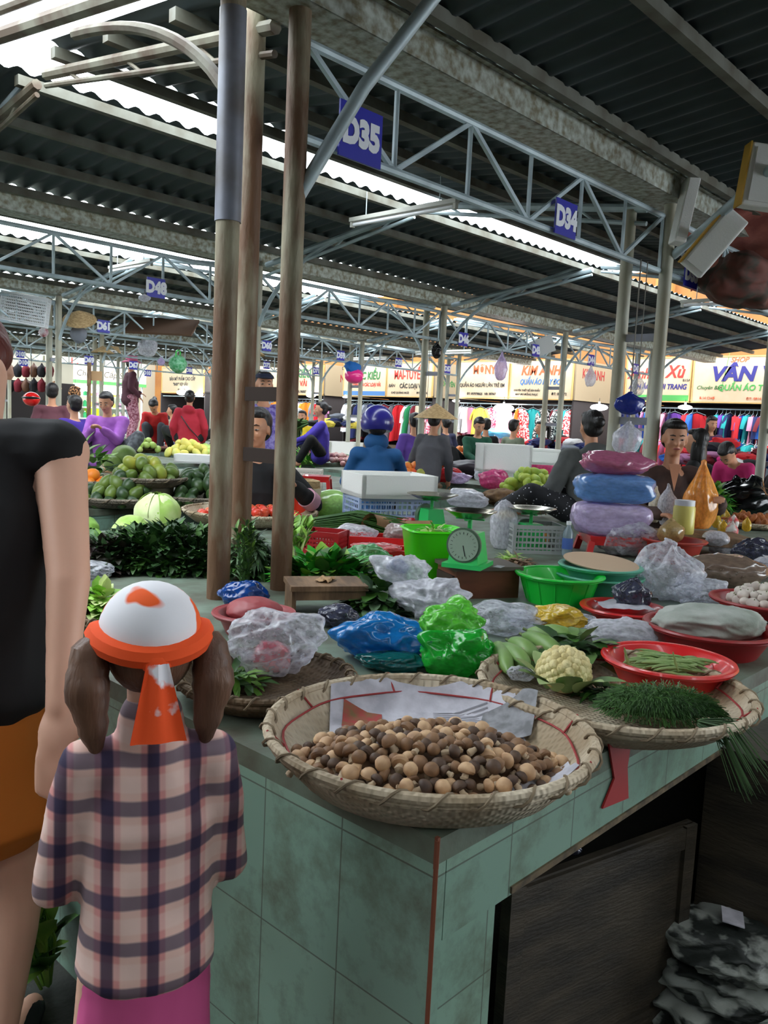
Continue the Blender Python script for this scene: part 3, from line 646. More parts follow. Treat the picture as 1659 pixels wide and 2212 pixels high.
    if not noface:
        for s in (-1, 1):
            def P(v): return hc+Mh @ (V((v[0], s*v[1], v[2]))*k)
            e = MB().ell(P((.077, .031, .006)), 1, 10, 8, M=Mh @ Matrix.Diagonal((.010*k, .0150*k, .0050*k))).build('eye', mat('eye_white', (170, 156, 146), .3), t)
            MB().ell(P((.0845, .030, .0055)), 1, 10, 8, M=Mh @ Matrix.Diagonal((.005*k, .0062*k, .0052*k))).build('iris', blk, e)
            MB().tube([P((.086, .014, .030)), P((.086, .030, .035)), P((.074, .047, .030))], [.003*k, .0042*k, .0018*k], 6).build('eyebrow', hm, t)
        MB().ell(hc+Mh @ V((.090, 0, -.053))*k, 1, 12, 8, M=Mh @ Matrix.Diagonal((.008*k, .023*k, .0065*k))).build('lips', mat('lips', (158, 84, 80), .45), t)
    return t, hc, Mh, dict(hl=hl, hr=hr, el=el, er=er, neck=neck0, pel=pel)
def helmet(label_, hc, Mh, par, m, k=1., name='helmet', visor=True):
    c = hc+Mh @ V((-.008, 0, .035))*k; b = MB()
    b.ell(c, (.135*k, .120*k, .125*k), 24, 16, M=Mh, fn=lambda d: V((d.x, d.y, max(d.z, -.5)))); o = b.build(name, m, par)
    if visor: MB().ell(c+Mh @ V((.09, 0, -.01))*k, (.075*k, .10*k, .018*k), 20, 8, M=Mh).build('visor', m, o)
    return o
def cone_hat(r, h): return MB().lathe([(0, h), (r*.5, h*.52), (r, 0), (r*1.01, -.004), (r*.5, h*.47), (0, h*.93)], 36)
# ================================================================ GOODS ON THE NEAREST COUNTER
LAT = YAW-pi/2
def Bg(label, cx, by, w, h, m, seed=1, z=ZT, neck=0, amp=.45, dp=.75, k=.85, **kw):
    p = onz(cx, by-.16*w, z); s = S(w, p); hh = S(h, p)*k
    return bag(label, p, s, s*dp, hh, m, seed, amp, neck, kw.pop('rz', LAT), **kw)
def dishz(R, h, r):
    q = r/R; pts = [(0, .004), (.6, .006), (.8, .016), (.93, h*.72), (.975, h*.98), (1.02, h)]
    for (a, za), (b, zb) in zip(pts, pts[1:]):
        if q <= b: return za+(zb-za)*(q-a)/(b-a)
    return h
# --- mushroom basket
T1 = onz(928, 1588, .87); T1.z = ZT; R1 = S(348, (T1.x, T1.y, .87)); 
b1 = tray('large shallow woven basket heaped with brown mushrooms at the counter corner', T1, R1, .075)
ex = _r0; ey = V((_f.x, _f.y, 0)).normalized()
def drape(c, R, h, u0, u1, v0, v1, n=16, lift=.005, wr=.006, seed=0, sk=0):
    def fn(a, b):
        u = u0+(u1-u0)*a+sk*b; v = v0+(v1-v0)*b; r = sqrt(u*u+v*v); k = min(1, 1.0*R/max(r, 1e-4)); u *= k; v *= k; r = min(r, R)
        return ex*u+ey*v+V((0, 0, dishz(R, h, r)+lift+wr*abs(noise.noise(V((u*14+seed, v*14, 0))))))
    return MB().sheet(fn, n, n)
news = thing('newspaper', 'newspaper sheet lining the back of the mushroom basket, coloured photo at its left', 'newspaper', T1)
drape(T1, R1, .075, -.175, .20, -.04, .268, 24, seed=2, sk=-.02).build('sheet', paper_m, news)
ph = mat('printed_photo', (170, 54, 62), .8, col2=(120, 96, 60), scale=45, spread=.2)
lab(drape(T1, R1, .075, -.163, -.085, .13, .20, 8, lift=.0065, seed=2).build('printed_photo', ph, news), 'red and green printed photograph')
drape(T1, R1, .075, -.02, .045, .075, .085, 6, lift=.0068, seed=2).build('printed_band', mat('print_yellow', (206, 176, 70), .8), news)
drape(T1, R1, .075, .05, .12, .05, .075, 6, lift=.0068, seed=2).build('printed_band', mat('print_blue', (120, 142, 178), .8), news)
inkm = mat('ink', (128, 126, 132), .9)
for q in range(14): drape(T1, R1, .075, .02+.0, .13, .115+q*.008, .1175+q*.008, 8, lift=.0072, seed=2).build('text_line', inkm, news)
n2 = drape(T1, R1, .075, .03, .235, -.15, -.06, 14, lift=.012, wr=.02, seed=8).build('newspaper_scrap', paper_m, loc=T1); tag(n2, 'crumpled newspaper edge at the right front of the mushroom basket', 'newspaper')
n3 = drape(T1, R1, .075, .09, .20, .10, .20, 10, lift=.012, wr=.016, seed=5, sk=.03).build('newspaper_scrap', mat('newsprint_dark', (150, 150, 154), .9, col2=(112, 112, 114), scale=30), loc=T1); tag(n3, 'folded newspaper piece on the right back of the mushroom basket', 'newspaper')
mcs = [mat('mushroom_brown', (150, 112, 78), .6, col2=(92, 64, 44), scale=28, spread=.2), mat('mushroom_tan', (208, 172, 132), .6, col2=(160, 122, 88), scale=24), mat('mushroom_dark', (92, 68, 50), .6, col2=(60, 42, 32), scale=28)]
mst = mat('mushroom_stem', (222, 204, 176), .7, col2=(182, 158, 128), scale=20)
def mushroom(m, s, tall, seed):
    cp = MB().lathe([(0, .92*s), (.30*s, .88*s), (.60*s, .70*s), (.80*s, .36*s), (.84*s, .08*s), (.70*s, -.12*s), (.40*s, -.18*s), (0, -.2*s)], 14, jit=.08, seed=seed).build('mushroom', m)
    MB().lathe([(.30*s, -.1*s), (.34*s, -.5*s), (.46*s, -.95*tall*s), (.40*s, -1.25*tall*s), (0, -1.4*tall*s)], 10, jit=.1, seed=seed+3).build('stem', mst, cp); return proto(cp)
mp = [mushroom(mcs[0], .0165, .8, 1), mushroom(mcs[1], .0150, .9, 2), mushroom(mcs[0], .0135, .7, 3), mushroom(mcs[2], .0150, 1.0, 4), mushroom(mcs[1], .0175, .6, 5), mushroom(mcs[2], .0135, .8, 6)]
pile('mushroom', 'mushroom', 'brown-capped mushroom in the heap in the corner basket', 'mushrooms in the corner basket', mp, onz(930, 1668, .828), 0.236, .066, .0150, 330, 3, sy=.66, rz=LAT, lean=1.3)
o = MB().ell((0, 0, 0), (.190, .120, .016), 40, 14, fn=lambda d: d*(1+.06*noise.noise(d*14))).build('mushroom_heap', mcs[0], loc=onz(930, 1668, .828), rz=LAT); tag(o, 'closely packed mushrooms low in the heap of the corner basket', 'mushroom', None, 'stuff')
# --- right basket with gourds, cauliflower, beans, dill
T2 = onz(1325, 1478, .87); T2.z = ZT; R2 = S(284, (T2.x, T2.y, .87))
b2 = tray('wide woven basket holding green gourds, cauliflower and a red bean basin', T2, R2, .06)
gm = mat('gourd_green', (124, 156, 84), .45, col2=(92, 128, 62), scale=6, stretch=(1, 1, .2)); gst = mat('gourd_stem', (98, 112, 64), .7)
for i, (a, b_, c, d, lbl) in enumerate(((1098, 1452, 1072, 1392, 'green gourd at the left end of the row in the right basket'), (1140, 1440, 1078, 1398, 'green gourd lying low beside the left-end gourd'), (1160, 1425, 1100, 1385, 'short green gourd under the cauliflower leaves'), (1215, 1418, 1130, 1372, 'long green gourd in the middle of the row'), (1232, 1402, 1140, 1362, 'green gourd behind the middle one in the row'), (1262, 1398, 1168, 1358, 'tallest-lying green gourd at the right end of the row'))):
    p0 = onz(a, b_, ZT+.045+.008*(i % 2)); p1 = onz(c, d, ZT+.05+.006*i); md = (p0+p1)/2+V((0, 0, .016)); r = .0215
    pts = bez(p0, md, p1, 10); o = MB().tube([q-p0 for q in pts], [r*.3, r*.75, r*.95, r*1.05, r*1.1, r*1.08, r, r*.95, r*.8, r*.6, r*.25], 14).build('green_gourd', gm, loc=p0)
    MB().tube([p1-p0, p1-p0+(p1-p0).normalized()*.014], .004, 6).build('stem', gst, o); tag(o, lbl, 'gourd', 'green gourds in the right basket')
cf = mat('cauliflower_curd', (226, 212, 160), .8, col2=(204, 186, 128), scale=40, bump=.5, bscale=90)
pc = onz(1215, 1492, ZT+.012); cl = thing('cauliflower', 'cream cauliflower with green leaves at the front of the right basket', 'cauliflower', pc)
cm = MB(); rd = rnd(4); RC = .054
for i in range(95):
    z = 1-1.25*i/95; rr = sqrt(max(0, 1-z*z)); a = i*2.399; cm.ell((RC*rr*cos(a), RC*rr*sin(a), .045+RC*z*.92), RC*rd.uniform(.19, .27), 8, 6)
cm.ell((0, 0, .045), (RC*.98, RC*.98, RC*.9)); cm.build('curd', cf, cl)
lm = [mat('cauli_leaf', (118, 146, 84), .5, col2=(84, 116, 62), scale=12), mat('cauli_rib', (150, 172, 112), .5)]
for a in range(9):
    t = radians(35+a*31); L = MB(); leaf(L, (RC*.9*cos(t), RC*.9*sin(t), .01), (cos(t)*.6, sin(t)*.6, .9), .085, .06, curl=.25+.2*(a % 3), n=6); L.build('leaf', lm[a % 2], cl)
dk = [mat('leaf_dark', (44, 78, 34), .5, col2=(30, 58, 26), scale=10), mat('leaf_mid', (66, 108, 42), .5, col2=(46, 82, 32), scale=10), mat('leaf_light', (118, 158, 62), .5, col2=(88, 132, 46), scale=10), mat('leaf_grey', (96, 122, 88), .55, col2=(70, 98, 66), scale=10)]
limes = [mat('leaf_lime', (150, 196, 76), .5, col2=(112, 166, 52), scale=9), mat('leaf_vivid', (66, 172, 52), .45, col2=(48, 142, 44), scale=9), mat('leaf_pale', (196, 212, 140), .5)]
leafpile('dark cabbage leaves tucked round the cauliflower in the right basket', onz(1240, 1425, ZT+.03), .16, .10, .07, dk[:2]+[lm[0]], 60, .06, .04, 3, rz=LAT)
leafpile('loose dark herb sprigs between the cauliflower and the dill', onz(1305, 1510, ZT+.008), .12, .08, .03, dk[:2], 90, .03, .014, 5, rz=LAT)
pb = onz(1441, 1452, ZT+.045)
bb = basin('red oval basin of green beans on the right basket', pb-V((0, 0, .035)), S(126, pb), .07, p_red, tilt=(0, 0, 0))
bm_ = mat('bean_green', (136, 160, 96), .5, col2=(108, 136, 72), scale=8); rd = rnd(9)
for i in range(96):
    a = rd.uniform(-.6, .6)+LAT+pi*(i % 2); c = pb+V((rd.uniform(-.072, .072), rd.uniform(-.06, .06), .002+.03*rd.random())); d = V((cos(a), sin(a), rd.uniform(-.1, .15)))*rd.uniform(.03, .045)
    o = MB().tube(bez(-d, V((rd.uniform(-.01, .01), rd.uniform(-.01, .01), .008)), d, 5), [.001, .0035, .0038, .0036, .003, .001], 6).build('green_bean', bm_, loc=c)
    tag(o, 'green bean lying in the red basin on the right basket', 'bean', 'green beans in the red basin')
for i, (x, y) in enumerate(((1335, 1400), (1440, 1410))):
    p0 = onz(x+25, y+40, ZT+.07); o = MB().tube([(0, 0, 0), ex*-.008+V((0, 0, .02)), ex*-.016+V((0, 0, .045))], [.0035, .0036, .0015], 6).build('green_bean', bm_, loc=p0)
    tag(o, f'green bean sticking upright at the {["left", "middle"][i]} of the red basin', 'bean', None)
leafpile('feathery dark green dill heaped over the right basket rim', onz(1425, 1540, ZT+.035), .26, .15, .055, [mat('dill', (50, 88, 30), .6, col2=(34, 64, 24), scale=12), dk[1]], 1700, .034, .01, 7, name='dill_bunch', rz=LAT, thin=.0009)
bunch('feathery dill fronds hanging off the front of the right basket', onz(1510, 1560, ZT+.05), -ey*.5+ex*.55+V((0, 0, -.1)), .13, 60, [_M['dill']], .0011, 0, 0, .55, 6, name='dill_fronds', sag=.45)
Bg('crushed clear bag tucked beside the gourds', 1125, 1478, 62, 34, f_white, 12, z=ZT+.03)
# --- left basket with the pink bag
T3 = onz(575, 1455, .86); T3.z = ZT; R3 = S(186, (T3.x, T3.y, .86))
tray('brown woven basket at the left under the clear bag with pink contents', T3, R3, .05, weave_b, cord=False)
pk = Bg('crumpled clear bag with pink contents on the left basket', 588, 1478, 178, 150, f_white, 21, z=ZT+.02, amp=.6)
o = bagmesh(.085, .07, .07, 5, .4).build('packet', mat('pink_packet', (196, 72, 92), .6, col2=(220, 150, 150), scale=20), loc=pk.location+V((-.005, .0, .004)), rz=LAT); tag(o, 'pink packet inside the crumpled clear bag', 'packet')
leafpile('green leaves poking out under the clear bag on the left basket', onz(500, 1478, ZT+.012), .12, .09, .03, dk[1:3], 60, .05, .02, 8, rz=LAT)
pb3 = onz(548, 1365, ZT); basin('dull red basin behind the clear bag on the left', pb3, S(78, pb3), .06, mat('dull_red_plastic', (150, 62, 66), .4))
bag('dull red rounded bundle filling the basin on the left', pb3+V((0, 0, .03)), .16, .15, .07, mat('red_bundle', (146, 58, 62), .5), 3, .12, 0, LAT)
# wooden stool
def lowtable(label, px, py, L, W, h, rz, m, name='wooden_stool'):
    p = onz(px, py, ZT); t = thing(name, label, 'stool', p, rz)
    MB().box((0, 0, h-.008), (L, W, .016)).build('seat', m, t, smooth=False)
    MB().box((0, -W/2+.012, h-.03), (L-.03, .012, .03)).box((0, W/2-.012, h-.03), (L-.03, .012, .03)).build('apron', m, t, smooth=False)
    for sx in (-1, 1): MB().box((sx*(L/2-.012), 0, (h-.016)/2), (.014, W-.02, h-.016)).build('side_board', m, t, smooth=False)
    return t
LT = lowtable('small worn wooden stool with scraps on it, beside the rusty column', 700, 1318, .245, .17, .095, radians(-32), wood_m)
o = MB().sheet(lambda a, b: V(((a-.5)*.07, (b-.5)*.05, .003+.02*abs(noise.noise(V((a*5, b*5, 2)))))), 8, 8).build('cardboard_scrap', card, loc=LT.location+V((0, .0, .095)), rz=.4); tag(o, 'torn dry cardboard scrap on the small wooden stool', 'scrap')
Bg('clear bag stuffed beneath the small wooden stool', 730, 1370, 90, 60, f_dark, 31)
# plastic bags across the middle
Bg('bright blue plastic bag at the middle of the counter', 822, 1456, 192, 118, f_blue, 33, amp=.5)
Bg('teal bag under the bright blue bag', 850, 1472, 150, 50, film('teal_film', (20, 110, 110), .85), 34, dp=.5)
Bg('green plastic bag beside the blue bag, lower one', 985, 1478, 150, 112, f_green, 35, amp=.6)
Bg('lime green plastic bag slumped on top of the green bag', 972, 1400, 128, 90, f_lime, 36, amp=.6, z=ZT+.04)
Bg('upper white carrier bag with a blue print, middle of the counter', 870, 1296, 112, 92, f_milky, 37, amp=.6, z=ZT+.06)
o = Bg('lower white carrier bag, knotted, beside the brown cabinet', 930, 1358, 150, 98, f_milky, 38, amp=.65)
Bg('blue printed bag end peeking from the upper white carrier bag', 858, 1245, 50, 34, film('blue_print', (90, 140, 200), .8), 39, z=ZT+.12)
Bg('clear bag lying behind the gourd basket', 1085, 1392, 150, 78, f_white, 40, amp=.5)
Bg('yellow plastic bag on the clear bags behind the gourds', 1205, 1372, 118, 50, f_yel, 41, amp=.6, z=ZT+.03)
Bg('wide clear bag under the yellow bag', 1190, 1392, 200, 48, f_white, 42, dp=.5)
Bg('clear bag of pale noodles in front of the white-papered red tray', 1345, 1425, 150, 80, f_milky, 43, amp=.4, dp=.6)
pr = onz(1345, 1335, ZT); basin('shallow red basin under white paper, right of the yellow bag', pr, S(82, pr), .04, p_red)
o = MB().sheet(lambda a, b: V(((a-.5)*.17, (b-.5)*.12, .045+.012*noise.noise(V((a*4, b*4, 1))))), 10, 10).build('paper_sheet', paper_m, loc=pr, rz=LAT); tag(o, 'white paper sheet over the shallow red basin', 'paper')
Bg('small dark knotted bag behind the red basin', 1362, 1325, 84, 66, f_dark, 44, neck=.25, z=ZT+.03)
Bg('tall clear bag tied at the top, right of the teal basins', 1440, 1318, 150, 125, f_white, 45, neck=.45, amp=.6)
Bg('spread skirt of clear film beside the tall tied bag', 1510, 1325, 120, 62, f_white, 46, amp=.6)
pr = onz(1530, 1405, ZT); basin('large red basin of white sacking at the right edge', pr, S(128, pr), .075, p_dred)
o = bag('white woven sack bundle filling the large red basin', pr+V((0, 0, .035)), S(236, pr), .19, .10, mat('white_sacking', (176, 180, 172), .7, col2=(136, 144, 132), scale=9, bump=.4), 47, .3, 0, LAT)
pr = onz(1646, 1325, ZT+.02); basin('red basin of white garlic at the right edge', pr, S(100, pr), .05, p_dred)
gar = mat('garlic_skin', (222, 212, 200), .6, col2=(190, 176, 166), scale=14, stretch=(1, 1, .3))
gp = [fruit('garlic_bulb', .021, gar, .85, .12, 1, gst), fruit('garlic_bulb', .018, gar, .9, .15, 2, gst)]
pile('garlic_bulb', 'garlic', 'white garlic bulb heaped in the basin at the right edge', 'garlic bulbs in the right edge basin', gp, onz(1650, 1306, ZT+.045), .125, .05, .019, 60, 5, lean=.6)
pr = onz(1560, 1255, ZT); o = Bg('open clear bag of brown nuts at the right, rolled down', 1555, 1300, 190, 90, film('nut_film', (150, 128, 112), .7), 48, amp=.3)
np_ = [fruit('brown_nut', .011, mat('nut_brown', (150, 112, 78), .6, col2=(112, 80, 54), scale=20), 1.2, .1, 3)]
pile('brown_nut', 'nut', 'brown nut on top of the rolled-down clear bag', 'brown nuts in the clear bag', np_, onz(1555, 1268, ZT)+V((0, 0, .078)), .085, .028, .0115, 60, 6)
# brown cabinet with the green scale
def cabinet():
    p = onz(1030, 1282, ZT); t = thing('wooden_cabinet', 'small brown wooden cash cabinet carrying the green dial scale', 'cabinet', p, radians(-28))
    L, W, h = .25, .17, .115; cab = mat('cabinet_wood', (122, 70, 48), .55, col2=(92, 50, 34), scale=5, stretch=(1, 1, 3)); ct = mat('cabinet_top', (86, 76, 66), .6)
    MB().box((0, 0, h-.007), (L+.02, W+.02, .014)).build('top_board', ct, t, smooth=False)
    MB().box((0, 0, (h-.014)/2), (L, W, h-.014)).build('carcass', cab, t, smooth=False)
    d = MB().box((0, 0, 0), (.012, W*.85, h*.5)).build('drawer', mat('drawer_dark', (58, 40, 34), .6), t, loc=(-L/2-.003, 0, h*.45), smooth=False)
    MB().ell((-.012, 0, 0), .008, 10, 8).build('knob', ct, d); return p, t
cp, cab_t = cabinet()
spring_scale('green kitchen dial scale with steel pan on the brown cabinet', onz(1010, 1222, ZT+.115), radians(200), .95, pan_r=.095)
o = MB().sheet(lambda a, b: V(((a-.5)*.05, (b-.5)*.03, .002+.006*abs(noise.noise(V((a*5, b*5, 7)))))), 5, 5).build('paper_scrap', paper_m, loc=onz(1078, 1225, ZT+.117), rz=.3); tag(o, 'crumpled paper scrap on the cabinet corner', 'paper')
# lime tub standing behind the cabinet
pl = onz(932, 1258, ZT); t = thing('plastic_tub', 'lime green square tub standing behind the dial scale', 'tub', pl, LAT+.25)
q = MB().lathe([(.068, 0), (.085, .0), (.112, .206), (.116, .21), (.110, .21), (.106, .203), (.07, .008), (0, .006)], 40, sq=5); q.build('tub_body', p_lime, t)
MB().lathe([(.114, .204), (.120, .208), (.114, .214), (.108, .21)], 40, sq=5).build('rim', p_lime, t)
leafpile('pale vegetable trimmings in the mouth of the lime tub', pl+V((0, 0, .19)), .14, .12, .03, limes, 60, .03, .012, 9, name='vegetable_trimmings')
# second scale + pans behind
pw = onz(930, 1150, ZT); spring_scale('second green scale with a wide steel pan, behind the lime tub', pw, radians(70), 1.05, pan_r=.135)
# green basins
pg = onz(1205, 1300, ZT); basin('bright green fluted basin in the middle of the counter', pg, S(86, pg), .105, p_green, flute=14)
pg = onz(1292, 1288, ZT); basin('teal basin, lower of the two stacked behind the bright green basin', pg, S(84, pg), .085, p_teal, rim=.014)
basin('teal basin, upper of the two stacked, with a pale inside', pg+V((0, 0, .05)), S(80, pg), .07, p_teal)
o = MB().lathe([(0, 0), (S(78, pg), .003), (S(80, pg), .008), (0, .007)], 40).build('round_board', mat('pale_board', (196, 168, 140), .8), loc=pg+V((0, 0, .125)), rot=(.10, -.03, 0)); tag(o, 'pale round board lying tilted on the stacked teal basins', 'board')
# crate with the third scale, bottle, stool
pq = onz(1150, 1190, ZT); crate('grey open plastic crate holding a green scale', pq, S(108, pq), .20, .14, p_grey, LAT+.12, bars=12, rows=4)
spring_scale('green scale standing inside the grey crate', pq+V((0, .02, .008)), radians(60), 1.0, pan_r=.12)
o = MB().ell((0, 0, 0), .036, 16, 12).build('orange_ball', mat('orange_peel', (226, 150, 60), .5), loc=onz(1172, 1178, ZT)+V((0, 0, .04))); o.name = 'orange'; tag(o, 'single orange in the corner of the grey crate', 'fruit')
def bottle(label, p, h, r, m, capm, labm=None, name='bottle'):
    t = thing(name, label, 'bottle', p)
    MB().lathe([(0, 0), (r*.9, 0), (r, .01*h/.2), (r, h*.66), (r*.42, h*.84), (r*.38, h*.92), (0, h*.92)], 20).build('bottle_body', m, t)
    MB().lathe([(r*.46, h*.90), (r*.46, h), (0, h)], 16, close=True).build('bottle_cap', capm, t)
    if labm: MB().lathe([(r*1.02, h*.2), (r*1.02, h*.52)], 20).build('paper_label', labm, t)
    return t
bottle('water bottle with a blue label beside the grey crate', onz(1224, 1200, ZT), .17, .026, mat('pet', (170, 190, 200), .15, trans=.5), p_white, mat('blue_label', (70, 100, 170), .5))
ps = onz(1314, 1195, ZT)
def pstool(label, p, w, h, m, rz=LAT):
    t = thing('plastic_stool', label, 'stool', p, rz); MB().box((0, 0, h-.008), (w, w, .016)).box((0, 0, h-.03), (w*.97, w*.97, .03)).build('seat', m, t, smooth=False)
    for sx in (-1, 1):
        for sy in (-1, 1): MB().bar((sx*w*.46, sy*w*.46, h-.03), (sx*w*.52, sy*w*.52, 0), .03, .03).build('leg', m, t, smooth=False)
    return t
pstool('low red plastic stool under the stack of packaged bags', ps, .26, .10, p_red)
def bundle(label, p, L, W, h, m, seed): return bag(label, p, L, W, h, m, seed, .2, 0, LAT, boxy=4)
bundle('clear bundle of folded carrier bags, bottom of the stack on the red stool', ps+V((0, 0, .10)), .42, .30, .17, f_lilac, 61)
bundle('blue bundle of folded carrier bags, middle of the stack', ps+V((0, 0, .265)), .42, .28, .15, film('blue_pack', (112, 156, 214), .88), 62)
bag('mauve bundle of carrier bags on top of the stack', ps+V((.0, 0, .405)), .34, .24, .12, film('mauve_pack', (196, 112, 146), .88), 63, .4, 0, LAT)
Bg('crumpled clear bag with white handles before the bundle stack', 1350, 1222, 140, 100, f_white, 64, neck=.2, amp=.7)
Bg('long clear bag of white radish pieces left of the crate', 1083, 1195, 62, 95, f_milky, 65, amp=.25, k=1.1)
# right: red tub with bags and jars
pt = onz(1452, 1212, ZT); basin('dark red tub of packets at the right, before the brown-shirted woman', pt, S(62, pt), .11, mat('tub_red', (170, 48, 36), .4))
bag('knotted bag of tan powder standing in the dark red tub', pt+V((.0, .02, .09)), .15, .13, .11, film('tan_film', (188, 160, 108), .9), 66, .25, .2)
bag('white bag of starch lying right of the dark red tub', onz(1545, 1178, ZT+.06), .17, .13, .08, f_milky, 67, .25)
bag('white bag of starch beneath, right of the tub', onz(1565, 1200, ZT), .20, .15, .09, f_milky, 68, .25)
lowtable('low wooden stand under the jars and the orange bag', 1480, 1192, .62, .34, .10, LAT, wood_m, 'wooden_stand')
po = onz(1508, 1140, ZT+.10); bag('tall orange bag of dried shrimp tied to a peak', po, S(92, po), S(70, po), S(120, po), f_orange, 69, .25, .55)
def jar(label, p, r, h, m, lid):
    t = thing('jar', label, 'jar', p); MB().lathe([(0, 0), (r*.95, 0), (r, .01), (r, h*.78), (r*.85, h*.86), (r*.85, h*.9), (0, h*.9)], 24).build('jar_body', m, t)
    MB().lathe([(r*.92, h*.84), (r*.92, h), (0, h)], 24, close=True).build('lid', lid, t); return t
pj = onz(1474, 1152, ZT+.10); jar('yellow jar with a white lid before the orange bag', pj, S(23, pj), S(72, pj), mat('yellow_jar', (226, 214, 110), .35), p_white)
pj = onz(1438, 1134, ZT+.10); bag('white knotted bag left of the yellow jar', pj, S(46, pj), S(40, pj), S(85, pj), f_milky, 70, .2, .1)
pj = onz(1412, 1128, ZT+.10); bag('cream plastic pouch beside the right column', pj, S(30, pj), S(30, pj), S(75, pj), film('cream_film', (226, 214, 190), .9), 71, .2, .1)
for i, (x, y) in enumerate(((1548, 1140), (1566, 1128), (1583, 1142), (1600, 1130), (1560, 1156), (1580, 1160), (1540, 1120), (1612, 1148))):
    q = onz(x, y, ZT+.01); o = bagmesh(.075, .06, .085, 80+i, .3, .3, 3).build('snack_packet', [f_yel, mat('white_packet', (236, 232, 226), .5, col2=(214, 60, 60), scale=14, spread=.05)][i % 3 == 2], loc=q, rz=i)
    tag(o, f"{['yellow', 'yellow', 'white and red'][i % 3]} knotted packet, {['leftmost','second from left','middle front','right','front left','front right','rear left','far right'][i]} of the cluster at the right", 'packet', 'knotted packets at the right')
Bg('smoky plastic bag at the right edge behind the garlic', 1625, 1235, 90, 70, f_dark, 83)
Bg('pale bag beside the smoky bag at the right edge', 1648, 1255, 60, 50, f_milky, 84)
# left half: greens around the rusty columns
def on(x, y, z=ZT): return onz(x, y, z)
leafpile('long bed of dark green herbs left of the rusty columns', on(365, 1225), .70, .42, .17, dk[:2]+[dk[0]], 1500, .055, .028, 91, name='herb_heap', rz=LAT+.1, kind='stuff')
leafpile('reddish dark amaranth leaves at the left of the herb bed', on(225, 1232), .30, .26, .12, [mat('amaranth', (58, 36, 40), .55, col2=(40, 46, 28), scale=8), dk[0]], 420, .05, .03, 92, name='amaranth_heap', rz=LAT, kind='stuff')
bunch('bundle of leafy green stalks standing between the rusty columns', on(525, 1275)+V((0, 0, .02)), (0, .0, 1), .20, 34, [dk[1], dk[1], dk[3], dk[2]], .002, .035, .014, .22, 93, leaves=8, from_=.1, sag=.0)
leafpile('broad green herb bunch drooping between the rusty columns', on(528, 1245), .22, .16, .19, [dk[1], dk[3], dk[0]], 620, .045, .016, 94, droop=.8, rz=LAT)
leafpile('vivid green lettuce bed right of the rusty columns', on(705, 1262), .36, .26, .095, limes[:2]+[limes[1], dk[1]], 420, .07, .05, 95, rz=LAT, name='lettuce_bed')
leafpile('dark broad leaves right of the small wooden stool', on(815, 1322), .16, .14, .09, dk[:2]+[dk[3]], 130, .06, .045, 96, rz=LAT)
bunch('pale green choy stalks leaning by the rusty column', on(640, 1215), (.1, .1, 1), .17, 14, [limes[2], limes[0], dk[2]], .006, .07, .03, .4, 97, leaves=3)
Bg('thin green bag over the lettuce bed', 790, 1255, 100, 72, film('thin_green', (110, 190, 130), .55), 98)
Bg('blue plastic sack behind the left basket, under the herb bunch', 530, 1330, 110, 70, film('deep_blue', (16, 70, 150), .95), 99)
def cabbage(label, p, r, m, seed, long_=1., rot=(0, 0, 0), name='cabbage'):
    t = thing(name, label, 'cabbage', p); t.rotation_euler = rot
    MB().ell((0, 0, r*.9), (r, r, r*.92*long_), 20, 14, fn=lambda d: d*(1+.06*noise.noise(d*3+V((seed, 0, 0))))).build('heart', m[0], t)
    for i in range(9):
        a = i*2.399+seed; L = MB()
        def fn(u, v, a=a, i=i):
            th = .25+u*1.9; ph_ = a+(v-.5)*1.9; k = 1.05+.02*i+.10*noise.noise(V((u*3, v*4, i+seed)))+.07*u*noise.noise(V((u*9, v*12, i))) + .18*max(0, .25-u)
            return V((sin(th)*cos(ph_)*r*k, sin(th)*sin(ph_)*r*k, r*.9+cos(th)*r*.95*k*long_))
        L.sheet(fn, 14, 16).build('outer_leaf', m[1+i % 2], t, sharp=False)
    return t
cabm = [mat('cabbage_heart', (196, 214, 130), .5, col2=(176, 200, 104), scale=9), mat('cabbage_pale', (214, 224, 170), .5, col2=(180, 204, 120), scale=7), mat('cabbage_green', (152, 190, 84), .5, col2=(196, 214, 140), scale=7)]
cabbage('large pale green lettuce head topmost behind the herb bed', on(338, 1150), S(42, on(338, 1150)), cabm, 1)
cabbage('pale napa cabbage lying left of the large lettuce head', on(268, 1168), S(34, on(268, 1168)), cabm, 5, 1.3, (0, 1.2, .6))
for i, (x, y) in enumerate(((185, 1165), (198, 1190), (178, 1210))):
    cabbage(['green striped cabbage', 'small dark green cabbage', 'green cabbage half hidden'][i]+' behind the woman in black, '+['rear', 'middle', 'front'][i]+' of three', on(x, y), S(24, on(x, y)), [dk[2], dk[1], dk[2]], 7+i)
leafpile('frilly pale green lettuce in front of the herb bed at the left', on(225, 1330), .16, .13, .075, limes[:1]+[limes[2], limes[0]], 200, .05, .04, 101, rz=LAT, name='lettuce')
tray('dark woven basket mostly hidden behind the child', on(255, 1352), .13, .04, weave_b, cord=False)
Bg('clear film bag behind the frilly lettuce at the left', 200, 1262, 90, 40, f_white, 102)
# tomato basket
Tt = on(540, 1128); Rt = S(142, Tt); tray('pale woven basket of tomatoes behind the rusty columns', Tt, Rt, .07, weave, cord=False)
tm = [mat('tomato_red', (206, 50, 38), .3, col2=(220, 92, 60), scale=4), mat('tomato_orange', (222, 112, 72), .35)]
tp = [fruit('tomato', .034, tm[0], .85, .06, 1, gst), fruit('tomato', .030, tm[1], .88, .06, 2, gst), fruit('tomato', .033, tm[0], .82, .05, 3, gst)]
pile('tomato', 'tomato', 'red tomato in the pale woven basket behind the columns', 'tomatoes in the woven basket', tp, Tt+V((0, 0, .012)), Rt*.75, .055, .032, 48, 8)
